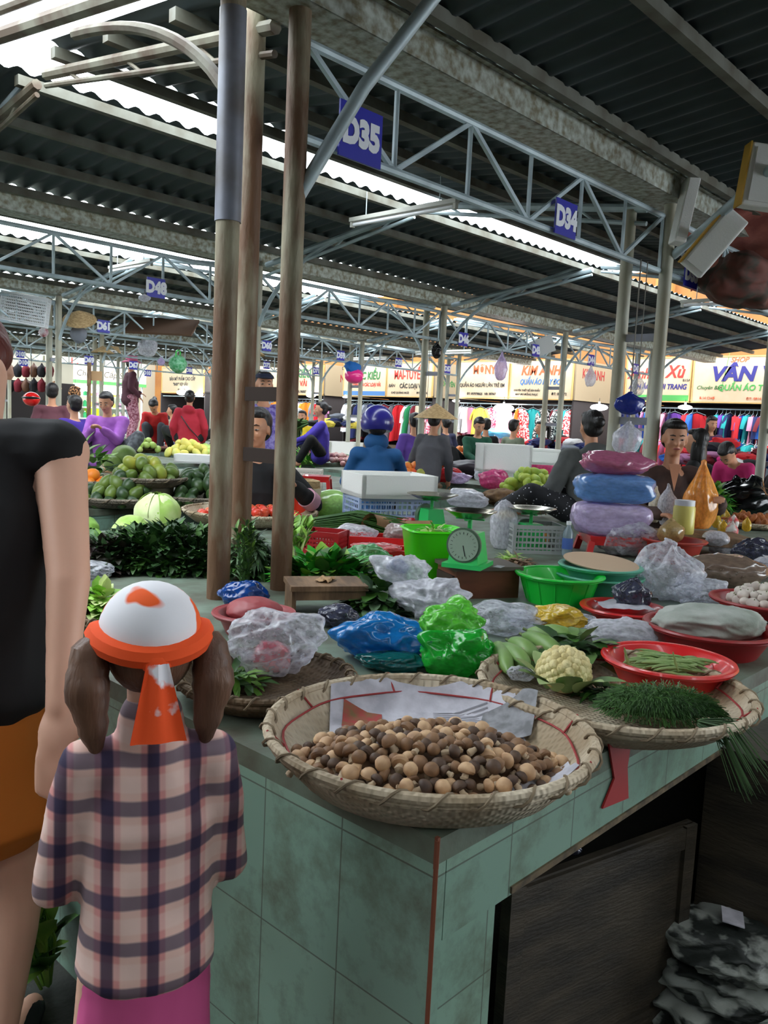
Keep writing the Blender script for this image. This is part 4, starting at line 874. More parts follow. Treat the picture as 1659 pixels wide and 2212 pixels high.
# scallions, red crate, trays, bark
bunch('heap of green scallions lying behind the red crate', on(672, 1150)+V((0, 0, .05)), ex+V((0, 0, .05)), .52, 110, [dk[1], dk[0]], .0035, 0, 0, .16, 103, name='scallions', sag=.06)
pq = on(700, 1192); crate('dark red plastic crate below the scallions', pq, S(80, pq), .16, .10, p_dred, LAT-.25, bars=12, rows=4)
for i, (x, y, w, lb) in enumerate(((800, 1182, .36, 'rear red rectangular tray with clear bags'), (832, 1212, .30, 'front red rectangular tray, wrapped in film'))):
    openbox(lb, on(x, y), w, .17, .055, p_red, LAT-.03, .006, 'plastic_tray', 'tray')
Bg('clear bag in the rear red tray', 770, 1180, 90, 36, f_white, 104, z=ZT+.03)
Bg('dusty clear bag in the rear red tray, right half', 870, 1185, 90, 44, film('dusty', (170, 150, 146), .7), 105, z=ZT+.03)
Bg('thin film over the front red tray', 815, 1210, 110, 24, film('red_wrap', (222, 120, 120), .5), 106, z=ZT+.045)
def curl(label, p, L, r, rz, turns=.75, tilt=0):
    o = MB().sheet(lambda a, b: V(((a-.5)*L, cos(-.6+b*2*pi*turns)*r*(1+.25*a), r+sin(-.6+b*2*pi*turns)*r*(1+.25*a))), 8, 16)
    o = o.sheet(lambda a, b: V(((a-.5)*L, cos(-.6+b*2*pi*turns)*r*.9*(1+.25*a), r+sin(-.6+b*2*pi*turns)*r*.9*(1+.25*a))), 8, 16).build('dried_husk', mat('husk_brown', (166, 128, 90), .75, col2=(136, 100, 70), scale=6), loc=p, rot=(0, tilt, rz)); return tag(o, label, 'husk')
curl('large curled brown husk sheet standing between scallions and lime tub', on(812, 1160), .16, .055, LAT+.9, .6, .3)
curl('flat curled brown husk sheet behind the lime tub', on(880, 1158), .26, .04, LAT+.1, .5)
curl('small brown husk roll beside the steel pan', on(918, 1128), .10, .03, LAT+1.2, .6)
Bg('small clear bag of red and white candies behind the husks', 876, 1148, 56, 26, mat('candy', (226, 150, 160), .5, col2=(200, 40, 60), scale=40, spread=.04), 107)
leafpile('leafy trimmings on the counter before the grey crate', on(1100, 1212), .15, .10, .03, [limes[0], limes[2], dk[2]], 60, .035, .015, 108, name='vegetable_trimmings')
o = leafpile('pale brown dried mushrooms before the grey crate', on(1120, 1222), .16, .08, .03, [mat('dried_brown', (140, 112, 88), .8)], 50, .04, .03, 109, name='dried_mushrooms')
# foam box, blue crate, bucket, red stool
pf = on(835, 1132); crate('pale blue plastic crate under the white foam box', pf, S(160, pf), .34, .17, p_blueg, LAT+.32, bars=14, rows=4)
openbox('large open white foam box on the pale blue crate', pf+V((0, 0, .172)), S(168, pf), .40, .13, foam, LAT+.36, .025)
pbk = on(655, 1120); t = thing('plastic_bucket', 'red and cream bucket with a straw lid beside the right rusty column', 'bucket', pbk); r = S(35, pbk)
MB().lathe([(0, 0), (r*.85, 0), (r, .15), (r, .15)], 28, close=True).build('bucket_body', mat('bucket_red', (220, 58, 34), .4), t)
MB().lathe([(r*1.02, .15), (r*1.06, .19), (r*.96, .19), (r*.9, .16)], 28).build('rim', mat('bucket_cream', (222, 208, 176), .5), t)
MB().lathe([(r*.98, .19), (r*.95, .235), (r*.5, .245), (r*.45, .22), (0, .21)], 28).build('straw_lid', straw, t)
bag('pale green bag behind the bucket', on(715, 1115), .30, .26, .17, film('pale_green_film', (176, 220, 130), .92), 111, .15)
pstool('red plastic stool behind the bucket', on(682, 1070), .22, .16, p_red)
for i in range(3): crate(f'white plastic crate, {["lowest", "middle", "top"][i]} of the stack beyond the red stool', on(655, 1058)+V((0, 0, i*.062)), .30, .24, .055, mat('white_crate', (214, 208, 198), .5), LAT, bars=8, rows=1)
Bg('open carrier bag of potatoes beside the second scale', 1010, 1110, 90, 45, f_milky, 112, amp=.4)
def floorstand(label, p, L, W):
    t = thing('wooden_stand', label, 'stand', (p.x, p.y, 0), LAT); h = p.z-.002
    MB().box((0, 0, h-.01), (L, W, .02)).build('board_top', wood_m, t, smooth=False)
    for sx in (-1, 1):
        for sy in (-1, 1): MB().box((sx*(L/2-.03), sy*(W/2-.03), (h-.02)/2), (.04, .04, h-.02)).build('leg', wood_m, t, smooth=False)
floorstand('wooden stand in the aisle under the yellow-green mango pile', on(1142, 1075), .60, .56)
fp = [fruit('green_mango', .042, mat('mango_yg', (172, 186, 70), .45, col2=(132, 160, 56), scale=5), 1.5, .05, 3)]
pile('green_mango', 'mango', 'yellow-green mango in the pile left of the grey-backed woman', 'mangoes left of the grey-backed woman', fp, on(1142, 1075), .24, .24, .042, 60, 11, lean=1.4)
o = Bg('small sack of brown ginger behind the steel pans', 1075, 1105, 80, 42, mat('ginger', (122, 92, 60), .8, col2=(84, 60, 38), scale=14, bump=.5), 113, amp=.6)
Bg('pink carrier bag between the dark bags and the mangoes', 1066, 1066, 62, 50, f_pink, 114)
Bg('yellow plastic scoop bag by the ginger', 1092, 1130, 46, 22, mat('yellow_bag', (230, 190, 20), .4), 115)
drop_protos()
# ================================================================ FRONT OF THE COUNTER
y0 = C0.y
def onface(px, py): return ony(px, py, y0)
a, b_, c, d = onface(1310, 1606), onface(1358, 1600), onface(1352, 1722), onface(1296, 1745)
m1, m2 = onface(1322, 1680), onface(1350, 1655)
vs = []
for p in (a, b_, m2, c, d, m1): vs.append((p.x, y0-.002, p.z))
for p in (a, b_, m2, c, d, m1): vs.append((p.x, y0-.006, p.z))
o = MB().add(vs, [(5, 4, 3, 2, 1, 0), (6, 7, 8, 9, 10, 11)]+[(i, (i+1) % 6, 6+(i+1) % 6, 6+i) for i in range(6)]).build('ribbon', mat('red_tape', (156, 22, 26), .5), smooth=False); tag(o, 'red tape ribbon stuck on the mint-tiled counter edge', 'ribbon')
Bg('small knotted green bag hanging at the counter edge by the mushroom basket', 1275, 1625, 60, 62, f_green, 121, z=ZT-.03, amp=.6)
# leaning dark panel below the counter
p0 = ony(1090, 1925, y0-.05); p1 = ony(1500, 1775, y0-.05)
def panel(label, x0, x1, z0, z1, y, tilt, m, name='wooden_shutter'):
    t = thing(name, label, 'panel', ((x0+x1)/2, y, 0), 0); t.rotation_euler = (tilt, 0, 0); L = x1-x0; h = z1
    MB().box((0, 0, h/2), (L, .018, h)).build('board', m, t, smooth=False)
    for s in (-1, 1): MB().box((s*(L/2-.02), -.013, h/2), (.04, .014, h)).build('stile', m, t, smooth=False)
    for z in (.03, h-.03): MB().box((0, -.013, z), (L-.08, .012, .05)).build('rail', m, t, smooth=False)
    return t
pd = mat('dark_panel', (66, 58, 46), .6, col2=(40, 35, 28), scale=4, stretch=(1, 1, 5), bump=.3)
pa, pb_ = onz(1092, 1915, .50), onz(1492, 1772, .50); dd = (pb_-pa)
pn_ = panel('dark framed wooden panel leaning below the open counter front', 0, dd.length, 0, .50, 0, 0, pd); pn_.location = ((pa.x+pb_.x)/2, (pa.y+pb_.y)/2, 0); pn_.rotation_euler = (0, 0, atan2(dd.y, dd.x))
pc_ = mat('shelf_wood', (140, 120, 88), .65, col2=(96, 80, 58), scale=4, stretch=(5, 1, 1), bump=.3)
q = onface(1600, 1640); t = thing('wooden_crate', 'rough wooden cupboard box under the counter at the right edge', 'box', (q.x+.10, y0-.12, 0), 0)
MB().box((0, 0, .33), (.50, .30, .66)).build('box_body', pd, t, smooth=False)
MB().box((0, -.158, .62), (.50, .016, .06)).box((-.235, -.158, .32), (.03, .016, .6)).box((0, -.158, .33), (.46, .016, .05)).build('face_frame', pc_, t, smooth=False)
# rubbish at the lower right
q = onz(1600, 2120, .0); q = onz(1570, 2110, .12); q.z = 0
sm_ = mat('sack_white_dimmed', (132, 136, 130), .6, col2=(24, 30, 27), scale=8, spread=.03, bump=.5, stretch=(1, 1, 3))  # dark mottling stands for dirt and for the dimness of this corner
for i_, (nm_, dz_, rz_) in enumerate((('bottom', 0, .2), ('middle', .085, -.3), ('top', .165, .4))):
    bag('folded dirty white sack, painted dim, on the floor at lower right, '+nm_+' of the stack', q+V((0, 0, dz_)), .36-.03*i_, .27, .10, sm_, 131+i_, .6, 0, LAT+rz_, boxy=3)
o = MB().box((0, 0, 0), (.075, .05, .003)).build('paper_scrap', paper_m, loc=q+V((-.0, 0, .275)), rot=(.1, .05, .4), smooth=False); tag(o, 'white paper scrap on top of the sacks at lower right', 'paper')
bag('flattened green and white bag on the floor below the sack', onz(1640, 2190, .03), .25, .2, .08, mat('green_white', (150, 160, 150), .5, col2=(24, 110, 60), scale=7, spread=.05), 132, .5)
Bg('pale blue bag under the counter behind the leaning panel', 1225, 1850, 60, 40, f_dark, 133, z=.5)
# greens on the floor at the left
bunch('broken green leaves on the floor by the woman in black, lower left', onz(100, 2120, .02), V((-.2, .1, 1)), .32, 16, [dk[2], dk[2], dk[1]], .004, .12, .05, .5, 134, leaves=4, from_=.2, sag=.1)
leafpile('trodden leaf litter on the aisle floor', onz(480, 2190, .005), .5, .5, .015, [dk[2], gst], 40, .07, .012, 135, name='leaf_litter', kind='stuff', core=False)
# ================================================================ CHILD AND WOMAN IN THE AISLE
def _plaid(nt, b):
    tc = nt.nodes.new('ShaderNodeTexCoord'); sp = nt.nodes.new('ShaderNodeSeparateXYZ'); nt.links.new(tc.outputs['Object'], sp.inputs[0])
    base = nt.nodes.new('ShaderNodeRGB'); base.outputs[0].default_value = (*lin((214, 146, 140)), 1); prev = base.outputs[0]
    def band(src, per, off, wd, col, op):
        nonlocal prev
        a = nt.nodes.new('ShaderNodeMath'); a.operation = 'MULTIPLY_ADD'; a.inputs[1].default_value = 1/per; a.inputs[2].default_value = off+50; nt.links.new(src, a.inputs[0])
        f = nt.nodes.new('ShaderNodeMath'); f.operation = 'FRACT'; nt.links.new(a.outputs[0], f.inputs[0])
        s = nt.nodes.new('ShaderNodeMath'); s.operation = 'SUBTRACT'; s.inputs[1].default_value = .5; nt.links.new(f.outputs[0], s.inputs[0])
        ab = nt.nodes.new('ShaderNodeMath'); ab.operation = 'ABSOLUTE'; nt.links.new(s.outputs[0], ab.inputs[0])
        mr = nt.nodes.new('ShaderNodeMapRange'); mr.inputs[1].default_value = wd*.5; mr.inputs[2].default_value = wd*.5+.05; mr.inputs[3].default_value = op; mr.inputs[4].default_value = 0; nt.links.new(ab.outputs[0], mr.inputs[0])
        mx = nt.nodes.new('ShaderNodeMix'); mx.data_type = 'RGBA'; mx.inputs[7].default_value = (*lin(col), 1); nt.links.new(mr.outputs[0], mx.inputs[0]); nt.links.new(prev, mx.inputs[6]); prev = mx.outputs[2]
    band(sp.outputs[1], .062, 0.0, .40, (236, 206, 190), .7); band(sp.outputs[2], .066, 0.0, .30, (238, 214, 204), .35)
    band(sp.outputs[2], .066, .5, .26, (70, 66, 92), .80); band(sp.outputs[1], .062, .5, .22, (22, 24, 62), .86)
    nt.links.new(prev, b.inputs['Base Color'])
plaid = node_mat('plaid_cloth', _plaid, .85)
brown_h = mat('light_brown_hair', (112, 78, 58), .5, col2=(84, 56, 42), scale=30, stretch=(1, 1, .15), bump=.4, bscale=90)
pale = mat('fair_skin', (226, 176, 150), .5)
CH = onz(326, 1560, .965); CH.z = 0; cf_ = YAW+radians(22)
ch, hc, Mh, J = person('person seen from behind, a child in plaid shirt and orange bandana with pigtails', CH, cf_, h=1.13, lean=.03, nod=.12, w=.80, sleeve=.62,
    shirt=plaid, shirt_z=-.02, pants=mat('pink_cotton', (206, 84, 140), .8), skirt=True, skirt_len=.42, hair='none', hair_m=brown_h, skin=pale, vox=.008, hl=(.15, .07, .64), hr=(.15, -.05, .64), disp=.014, noface=False, shoe=p_white, collar=True)
k = 1.13/1.6*1.06
# pigtails
for s in (-1, 1):
    o = hc+Mh @ V((-.02*k, s*.085*k, .0)); pts = [o+Mh @ V(v) for v in ((0, 0, .02), (-.012, s*.022, .0), (-.018, s*.026, -.05), (-.016, s*.018, -.10), (-.010, s*.012, -.155))]
    P2 = []; R2_ = []; rs = [.012, .027, .031, .022, .005]
    for i in range(4):
        for q in range(5):
            u = q/5; u_ = u*u*(3-2*u); P2.append(pts[i].lerp(pts[i+1], u)+V((.0015*sin(i*5+q*3), .001*cos(q*4+i), 0))); R2_.append(rs[i]*(1-u_)+rs[i+1]*u_)
    P2.append(pts[4]); R2_.append(rs[4])
    MB().tube(P2, R2_, 22).build('pigtail', brown_h, ch)
    MB().tube([pts[0]-V((0, 0, .004)), pts[0]+V((0, 0, .004))], .014, 12).build('hair_tie', p_red, ch)
bandm = mat('bandana_print', (238, 236, 240), .85, col2=(246, 96, 30), scale=11, spread=.015, detail=2, mid=.535); orm = mat('bandana_orange', (244, 84, 26), .85)
# scarf cap over the crown, orange border, knotted tail down the neck
def scarf(d):
    return V((d.x, d.y, max(d.z, -.08-.35*max(0, -d.x))))
c0 = hc+Mh @ V((-.016*k, 0, .038*k)); rr = (.108*k, .100*k, .098*k)
MB().ell(c0, rr, 28, 18, M=Mh, fn=scarf).build('bandana', bandm, ch)
bt = MB()
for i in range(29):
    pass
ring = []
for i in range(33):
    a = 2*pi*i/32; z = -.02-.40*max(0, -cos(a)); q = sqrt(max(0, 1-z*z))*1.02; ring.append(c0+Mh @ V((rr[0]*q*cos(a), rr[1]*q*sin(a), rr[2]*z)))
bt.tube(ring, .017, 8, caps=False, flat=1.); bt.build('bandana_border', orm, ch)
kn = c0+Mh @ V((-.105*k, 0, -.05*k)); MB().ell(kn, (.014, .022, .016)).build('knot', orm, ch)
MB().sheet(lambda a, b: kn+Mh @ V((-.012-.012*a+.004*sin(b*9), (b-.5)*(.030+.045*a), -.105*a)), 8, 8).sheet(lambda a, b: kn+Mh @ V((-.017-.012*a+.004*sin(b*9), (b-.5)*(.030+.045*a), -.105*a)), 8, 8).build('bandana_tail', mat('tail_print', (244, 84, 26), .85, col2=(236, 232, 236), scale=17, spread=.03, mid=.54), ch)
hh = MB(); hh.ell(hc+Mh @ (V((-.022, 0, .0))*k), (.088*k, .084*k, .088*k), 20, 14, M=Mh); hh.build('hair', brown_h, ch)
# woman in black
AD = onz(38, 900, 1.44); q = dep(-116, 900, 1.64); AD = V((q.x, q.y, 0)); af = YAW-radians(2)
hairr = mat('red_brown_hair', (92, 34, 26), .5, bump=.4, bscale=80, stretch=(1, 1, .2))
wr = dep(128, 1540, 1.56)-AD
Ra = Matrix.Rotation(-af, 3, 'Z'); wl = Ra @ wr
ad, hc, Mh, J2 = person('person walking away at the left edge, sleeveless black top, orange shorts and bare arm', AD, af, h=1.66, lean=.20, nod=.9, turn=.7, w=1.12, sleeve=0, shirt=black_m,
    pants=mat('orange_shorts', (196, 112, 34), .85), skirt=True, skirt_len=.30, hair='short', hair_m=hairr, skin=pale, vox=.009, hr=wl, disp=.012, shirt_z=-.07, shoe=blk)
# ================================================================ SELLERS AND SHOPPERS
def C_(nm, c, c2=None, sc=9, r=.85, sp=.12): return mat(nm, c, r, col2=c2, scale=sc, spread=sp)
def towards(p, deg): return YAW+radians(deg)        # 0 = same way as the camera looks, 180 = facing the viewer
def at(px, py, t, z): q = dep(px, py, t); return V((q.x, q.y, z))
def _dots(nt, b):
    tc = nt.nodes.new('ShaderNodeTexCoord'); n = nt.nodes.new('ShaderNodeTexVoronoi'); n.inputs['Scale'].default_value = 38; nt.links.new(tc.outputs['Object'], n.inputs[0])
    r = nt.nodes.new('ShaderNodeValToRGB'); e = r.color_ramp.elements; e[0].position = .16; e[0].color = (.55, .55, .6, 1); e[1].position = .2; e[1].color = (.006, .006, .01, 1)
    nt.links.new(n.outputs['Distance'], r.inputs[0]); nt.links.new(r.outputs[0], b.inputs['Base Color'])
dotm = node_mat('dotted_black', _dots, .8)
# woman behind the rusty columns, holding a tomato
p = at(558, 1060, 4.98, .27); fa_ = towards(0, 172); RI = Matrix.Rotation(-fa_, 3, 'Z')
t, hc, Mh, J = person('person with a tomato behind the rusty columns, black jacket with a pink stripe', p, fa_, h=1.60, seat=.42, lean=.10, hl=RI @ (dep(636, 1052, 4.72)-p), hr=(.30, -.06, .52), shirt=black_m, pants=black_m, fl=(.10, .10, 0), fr=(.10, -.10, 0), hair='bun', vox=.008, turn=-.05)
RM = Matrix.Rotation(fa_, 3, 'Z')
tm_o = MB().ell((0, 0, 0), (.036, .036, .031)).build('tomato', mat('tomato_red', (206, 50, 38)), loc=p+RM @ (J['hl']+(J['hl']-J['el']).normalized()*.07+V((0, 0, .03)))); tag(tm_o, 'red tomato held in the hand of the woman behind the columns', 'tomato')
MB().tube([J['el'].lerp(J['hl'], .1), J['el'].lerp(J['hl'], .4)], .060, 14).build('sleeve_stripe', mat('pink_stripe', (214, 160, 176), .8), t)
# man in a cap behind her
p = at(566, 950, 7.6, .55)
t, hc, Mh, J = person('person in a dark cap and purple floral shirt behind the rusty columns', p, towards(0, 200), h=1.6, seat=.5, shirt=C_('floral_purple', (84, 68, 150), (150, 140, 200), 30), pants=black_m, hair='short', only='top')
MB().ell(hc+V((0, 0, .06)), (.105, .09, .06), 18, 10, fn=lambda d: V((d.x, d.y, max(0, d.z)))).ell(hc+V((.1, 0, .06)), (.07, .07, .008)).build('cap', C_('navy_cap', (30, 36, 60)), t)
# blue coat and helmet
p = at(812, 1000, 6.25, 0)
t, hc, Mh, J = person('person in blue coat and blue helmet, back to the viewer, beyond the foam box', p, towards(0, 8), h=1.46, w=.98, shirt=mat('blue_coat', (24, 84, 138), .8), pants=black_m, collar=True, hl=(.30, .16, .90), hr=(.36, -.26, .92), hair='none', vox=.013, nod=.15)
hm_ = helmet('', hc, Mh, t, mat('helmet_blue', (44, 40, 132), .3, coat=.4), 1.06)
MB().ell(hc-V((-.0, 0, .11)), (.10, .095, .075), 18, 12).build('scarf', _M['blue_coat'], t)
MB().ell(J['hr']+V((.05, 0, 0)), (.07, .045, .035)).build('glove', mat('pink_glove', (232, 80, 140), .6), t)
# grey hooded woman seated with her back to us
p = at(1284, 1000, 5.6, ZT)
t, hc, Mh, J = person('person in grey hooded jacket seated with back turned, dotted black trousers', p, towards(0, 14), h=1.46, seat=.05, lean=.14, w=1.14, shirt=C_('grey_jacket', (84, 86, 84), (72, 74, 74), 6), hood=True, pants=dotm, fl=(.30, .56, .04), fr=(.42, .36, .04), kl=(-.2, 1, .5), kr=(.1, .8, .5), hair='bun', hl=(.20, .24, .10), hr=(.30, -.05, .14))
# brown shirt woman
p = at(1446, 1000, 5.0, ZT)
t, hc, Mh, J = person('person in brown collared shirt looking at the viewer, seated by the right column', p, towards(0, 176), h=1.46, seat=.0, lean=.10, w=.92, only='top', shirt=C_('brown_shirt', (84, 62, 54), (66, 48, 44), 9), pants=black_m, fl=(.3, .3, .04), fr=(.3, -.3, .04), kl=(.4, 1, .5), kr=(.4, -1, .5), hl=(.34, .20, .26), hr=(.30, -.10, .16), hair='bun', vox=.009, turn=-.05, nod=.05)
MB().add([J['neck']+V(v) for v in ((.082, -.035, .02), (.082, .035, .02), (.108, 0, -.14))]+[J['neck']+V(v) for v in ((.072, -.035, .02), (.072, .035, .02), (.108, 0, -.13))], [(0, 1, 2), (5, 4, 3), (0, 3, 4, 1), (1, 4, 5, 2), (2, 5, 3, 0)]).build('open_neckline', SKIN, t)
p = at(1503, 1000, 6.2, ZT)
person('person in black mostly hidden behind the brown-shirted seller', p, towards(0, 60), h=1.28, seat=.05, shirt=black_m, hair='long', only='top', fl=(.3, .3, .04), fr=(.3, -.3, .04))
# back rows
def seated(label, px, py, tt, face, shirt, z=ZT, **kw):
    tt *= .92; kw.setdefault('h', 1.40); kw.setdefault('seat', .06); kw.setdefault('hair', 'bun'); kw.setdefault('pants', black_m)
    kw.setdefault('fl', (.32, .28, .04)); kw.setdefault('fr', (.32, -.28, .04)); kw.setdefault('kl', (.4, .8, .6)); kw.setdefault('kr', (.4, -.8, .6)); kw.setdefault('vox', .016)
    return person(label, at(px, py, tt, z), towards(0, face), shirt=shirt, **kw)
seated('person in a light purple blouse peeling vegetables, seated at the left', 232, 950, 9.3, 178, C_('purple_blouse', (168, 100, 190), (150, 84, 172)), pants=C_('grey_pattern', (64, 66, 70), (100, 104, 108), 26), hl=(.28, .05, .36), hr=(.28, -.05, .36), nod=.35, w=1.12, hair='short', z=ZT+.05, vox=.011)
t, hc, Mh, J = person('person standing in a pink hat, maroon sweater and floral trousers', at(280, 940, 16.2, ZT), towards(0, -60), h=1.60, shirt=C_('maroon_knit', (78, 38, 50)), pants=C_('pink_floral', (206, 152, 168), (130, 52, 74), 30), hair='short', w=1.15, hl=(.22, .1, .95), hr=(.1, -.3, .88), vox=.016)
MB().lathe([(.11, .11), (.115, .06), (.11, .03), (.19, -.01), (.19, -.015), (.10, .03), (0, .11)], 24, hc+V((0, 0, .03))).ell(hc+V((0, 0, .07)), (.11, .105, .08)).build('sun_hat', C_('pink_hat', (228, 120, 160)), t)
seated('person in a red jacket bending over a tray of pale mangoes', 340, 945, 14.2, 185, C_('red_jacket', (186, 32, 34)), lean=.65, nod=.5, hl=(.35, .22, .0), hr=(.35, -.2, .0), pants=C_('dark_grey', (60, 62, 70)), kl=(.6, .1, 1), kr=(.6, -.1, 1), fl=(.3, .1, .04), fr=(.3, -.1, .04), hair='tail', seat=.25)
t, hc, Mh, J = seated('person in a red hooded jacket, back turned, with a strap across', 408, 945, 13.0, 5, C_('red_hoodie', (178, 36, 56)), hood=True, seat=.25, w=1.1)
MB().tube([J['neck']+V((-.11, .10, -.10)), J['neck']+V((-.14, -.02, -.26)), J['neck']+V((-.12, -.17, -.42))], .008, 6).build('bag_strap', blk, t)
seated('person in a beige top seen beside the red-hooded figure', 372, 930, 16.0, 90, C_('beige_top', (150, 144, 126)), hair='short', only='top')
seated('person in deep purple sitting with an arm on one knee, left of the purple blouse', 160, 955, 9.8, 60, C_('deep_purple', (62, 34, 140)), pants=_M['deep_purple'], hl=(.42, -.10, .34), hr=(.40, -.24, .32), kr=(.3, -.2, 1), kl=(.3, 0, 1), fl=(.34, .1, .04), fr=(.34, -.1, .04), hair='short', w=1.1)
seated('person in a dull maroon top with short black hair, back turned at the left', 112, 940, 10.6, 20, C_('dull_maroon', (92, 50, 60)), hair='short', seat=.2)
seated('person in violet track jacket holding a bundle of long greens', 693, 940, 12.0, 100, C_('violet_jacket', (70, 54, 160)), hl=(.36, .1, .30), hr=(.34, -.1, .24), hair='bun', vox=.012, seat=.16)
seated('person in a yellow shirt behind the bundle of long greens', 652, 925, 15.0, 170, C_('yellow_top', (226, 196, 40)), h=1.4, only='top', hair='short')
t, hc, Mh, J = seated('person in a conical hat and grey jacket between the middle columns', 924, 985, 9.4, -25, C_('grey_coat', (76, 76, 82)), seat=.10, w=.98, lean=.3, hair='short', only='top')
MB().lathe([(0, .16), (.12, .08), (.235, 0), (.24, -.004), (.12, .07), (0, .15)], 32, hc+V((0, 0, .03))).build('conical_hat', straw, t)
seated('person in purple half hidden behind the conical-hatted figure', 893, 960, 11.0, 20, C_('plain_purple', (94, 62, 150)), hair='tail')
seated('person in a dark green jacket looking down, right of the middle columns', 1030, 965, 11.5, 190, C_('green_jacket', (28, 84, 62)), nod=.45, hl=(.34, .1, .2), hr=(.34, -.1, .2), hair='short')
seated('person in a black jacket and hair behind the green jacket', 1048, 950, 13.5, 10, black_m, hair='short', only='top')
seated('person in an olive shirt facing away behind the white foam cooler', 1108, 955, 13.0, -50, C_('olive_shirt', (112, 120, 100)), hair='short', only='top')
seated('person in a dark red top reading a paper, before the hanging clothes', 1168, 950, 13.5, 110, C_('dark_red_top', (140, 28, 38)), hair='tail', hl=(.3, .1, .3), only='top')
seated('person with long dark hair in a plum sweater, before the right shop', 1532, 955, 12.5, 185, C_('plum_sweater', (78, 30, 74)), hair='long', nod=.2, z=.98)
seated('person in a magenta top bent forward at the right edge', 1612, 1020, 8.6, 130, C_('magenta_top', (196, 40, 110)), lean=.7, nod=.6, hair='short')
seated('person in a dark jacket far behind the middle columns', 962, 935, 14.5, 30, C_('navy_jacket', (40, 42, 70)), hair='bun', only='top')
t, hc, Mh, J = seated('person in white helmet and dark jacket far behind the left columns', 640, 930, 15.5, 200, C_('slate_jacket', (60, 66, 84)), only='top')
helmet('', hc, Mh, t, p_white)
# ================================================================ NUMBER SIGNS, LAMPS, SHOP FRONTS
ROTY = (pi/2, 0, 0); ROTX = (pi/2, 0, -pi/2)
def dsign(txt, px, py, y, w=.205, h=.17, row='', white=None):
    p = ony(px, py, y-.012); t = thing('stall_number_sign', f'blue stall number sign reading {txt}, {row}', 'sign', (p.x, y-.012, p.z), 0, None)
    MB().box((0, 0, 0), (w, .008, h)).box((0, .012, 0), (.02, .016, h*.9)).build('sign_plate', blue_m, t, smooth=False)
    text(txt, .125, white_m, t, (0, -.0055, -.002), ROTY, bold=.008, sx=.86, ext=.001); return t
dsign('D35', 779, 292, 2.25, .215, .19, 'nearest truss left of the middle'); dsign('D34', 1222, 473, 2.25, .19, .165, 'nearest truss toward the right'); dsign('D33', 1493, 592, 2.25, .19, .165, 'nearest truss at the right edge')
for n_, x, y in (('D48', 337, 622), ('D47', 628, 672), ('D46', 1001, 733), ('D45', 1158, 757), ('D44', 1277, 778), ('D43', 1374, 797)): dsign(n_, x, y, 6.1, .165, .155, 'second row')
for n_, x, y in (('D61', 224, 705), ('D60', 576, 747), ('D59', 736, 768), ('D58', 861, 783), ('D57', 967, 797)): dsign(n_, x, y, 10.0, .165, .155, 'third row')
for n_, x, y in (('D72', 576, 789), ('D71', 683, 801), ('D69', 192, 778), ('D67', 288, 789)): dsign(n_, x, y, 13.9, .165, .15, 'fourth row')
for n_, x, y in (('D86', 409, 800), ('D103', 44, 765), ('D104', 51, 783), ('D101', 319, 806)): dsign(n_, x, y, 17.8, .17, .15, 'fifth row')
def snap(px, py, tt):
    y = dep(px, py, tt).y; yr = min(YS[2:], key=lambda q: abs(q-y)); return ony(px, py, yr-.04)
def string_to(o, top, z=None, r=.003):
    z = (CAMZ+.96 if z is None else z)-o.location.z
    if z > top+.01: MB().tube([(0, 0, top-.02), (0, 0, z)], r, 5).build('hanging_string', mat('string', (120, 116, 108), .8), o).rotation_euler = (-o.rotation_euler[0], -o.rotation_euler[1], 0) if False else (0, 0, 0)
def tube_lamp(label, a, b, lit=0):
    a, b = V(a), V(b); t = thing('tube_lamp', label, 'lamp', (a+b)/2, 0, 'tube lamps under the roof'); c = (a+b)/2; d = (b-a)
    MB().bar(a-c, b-c, .045, .028).build('housing', mat('lamp_housing', (196, 196, 186), .5), t, smooth=False)
    n = d.normalized(); MB().tube([a-c+n*.03-V((0, 0, .035)), b-c-n*.03-V((0, 0, .035))], .014, 10).build('tube', mat('tube_glass_lit' if lit else 'tube_glass', (244, 246, 250), .3, emit=lit), t)
    for q in (a-c+n*.15, b-c-n*.15): MB().tube([q, V((q.x, q.y, EZ+1.63-c.z))], .004, 5).build('hanger_rod', galv, t)
    for q in (a-c+n*.015, b-c-n*.015): MB().box(q-V((0, 0, .03)), (.022, .03, .045), rz=atan2(n.y, n.x)).build('end_cap', mat('lamp_housing', (196, 196, 186)), t, smooth=False)
def yl(x0, y0_, x1, y1_, e): a = onz(x0, y0_, CAMZ+e); b = onz(x1, y1_, CAMZ+e); x = (a.x+b.x)/2; return V((x, a.y, a.z)), V((x, b.y, b.z))
tube_lamp('tube lamp hanging crosswise below the open ridge, right of the columns', *yl(762, 477, 985, 432, 1.45))
tube_lamp('tube lamp crosswise under the second ridge, upper left', *yl(236, 578, 330, 562, 1.45))
tube_lamp('tube lamp crosswise under the ridge, far right', *yl(1480, 655, 1600, 640, 1.3))
tube_lamp('tube lamp below the roof right of the far columns', (9.9, 7.6, EZ+1.12), (9.9, 8.7, EZ+1.12))
tube_lamp('tube lamp by the ochre wall in the middle distance', (11.8, 11.1, EZ+1.25), (11.8, 12.1, EZ+1.25))
cream = mat('sign_cream', (200, 176, 146), .7, col2=(190, 164, 132), scale=2); cream2 = mat('sign_beige_and_shade', (140, 124, 98), .8); edge_m = mat('sign_edge', (190, 150, 90), .7)  # cream2 is cream with shade painted in for side boards; also the beige board
ink = {k: mat('ink_'+k, c, .7) for k, c in dict(red=(206, 44, 34), green=(34, 104, 50), navy=(40, 34, 110), black=(48, 44, 40), orange=(216, 84, 44), lgreen=(70, 150, 70), blue=(66, 110, 160), dred=(140, 34, 34)).items()}
XW = 16.0
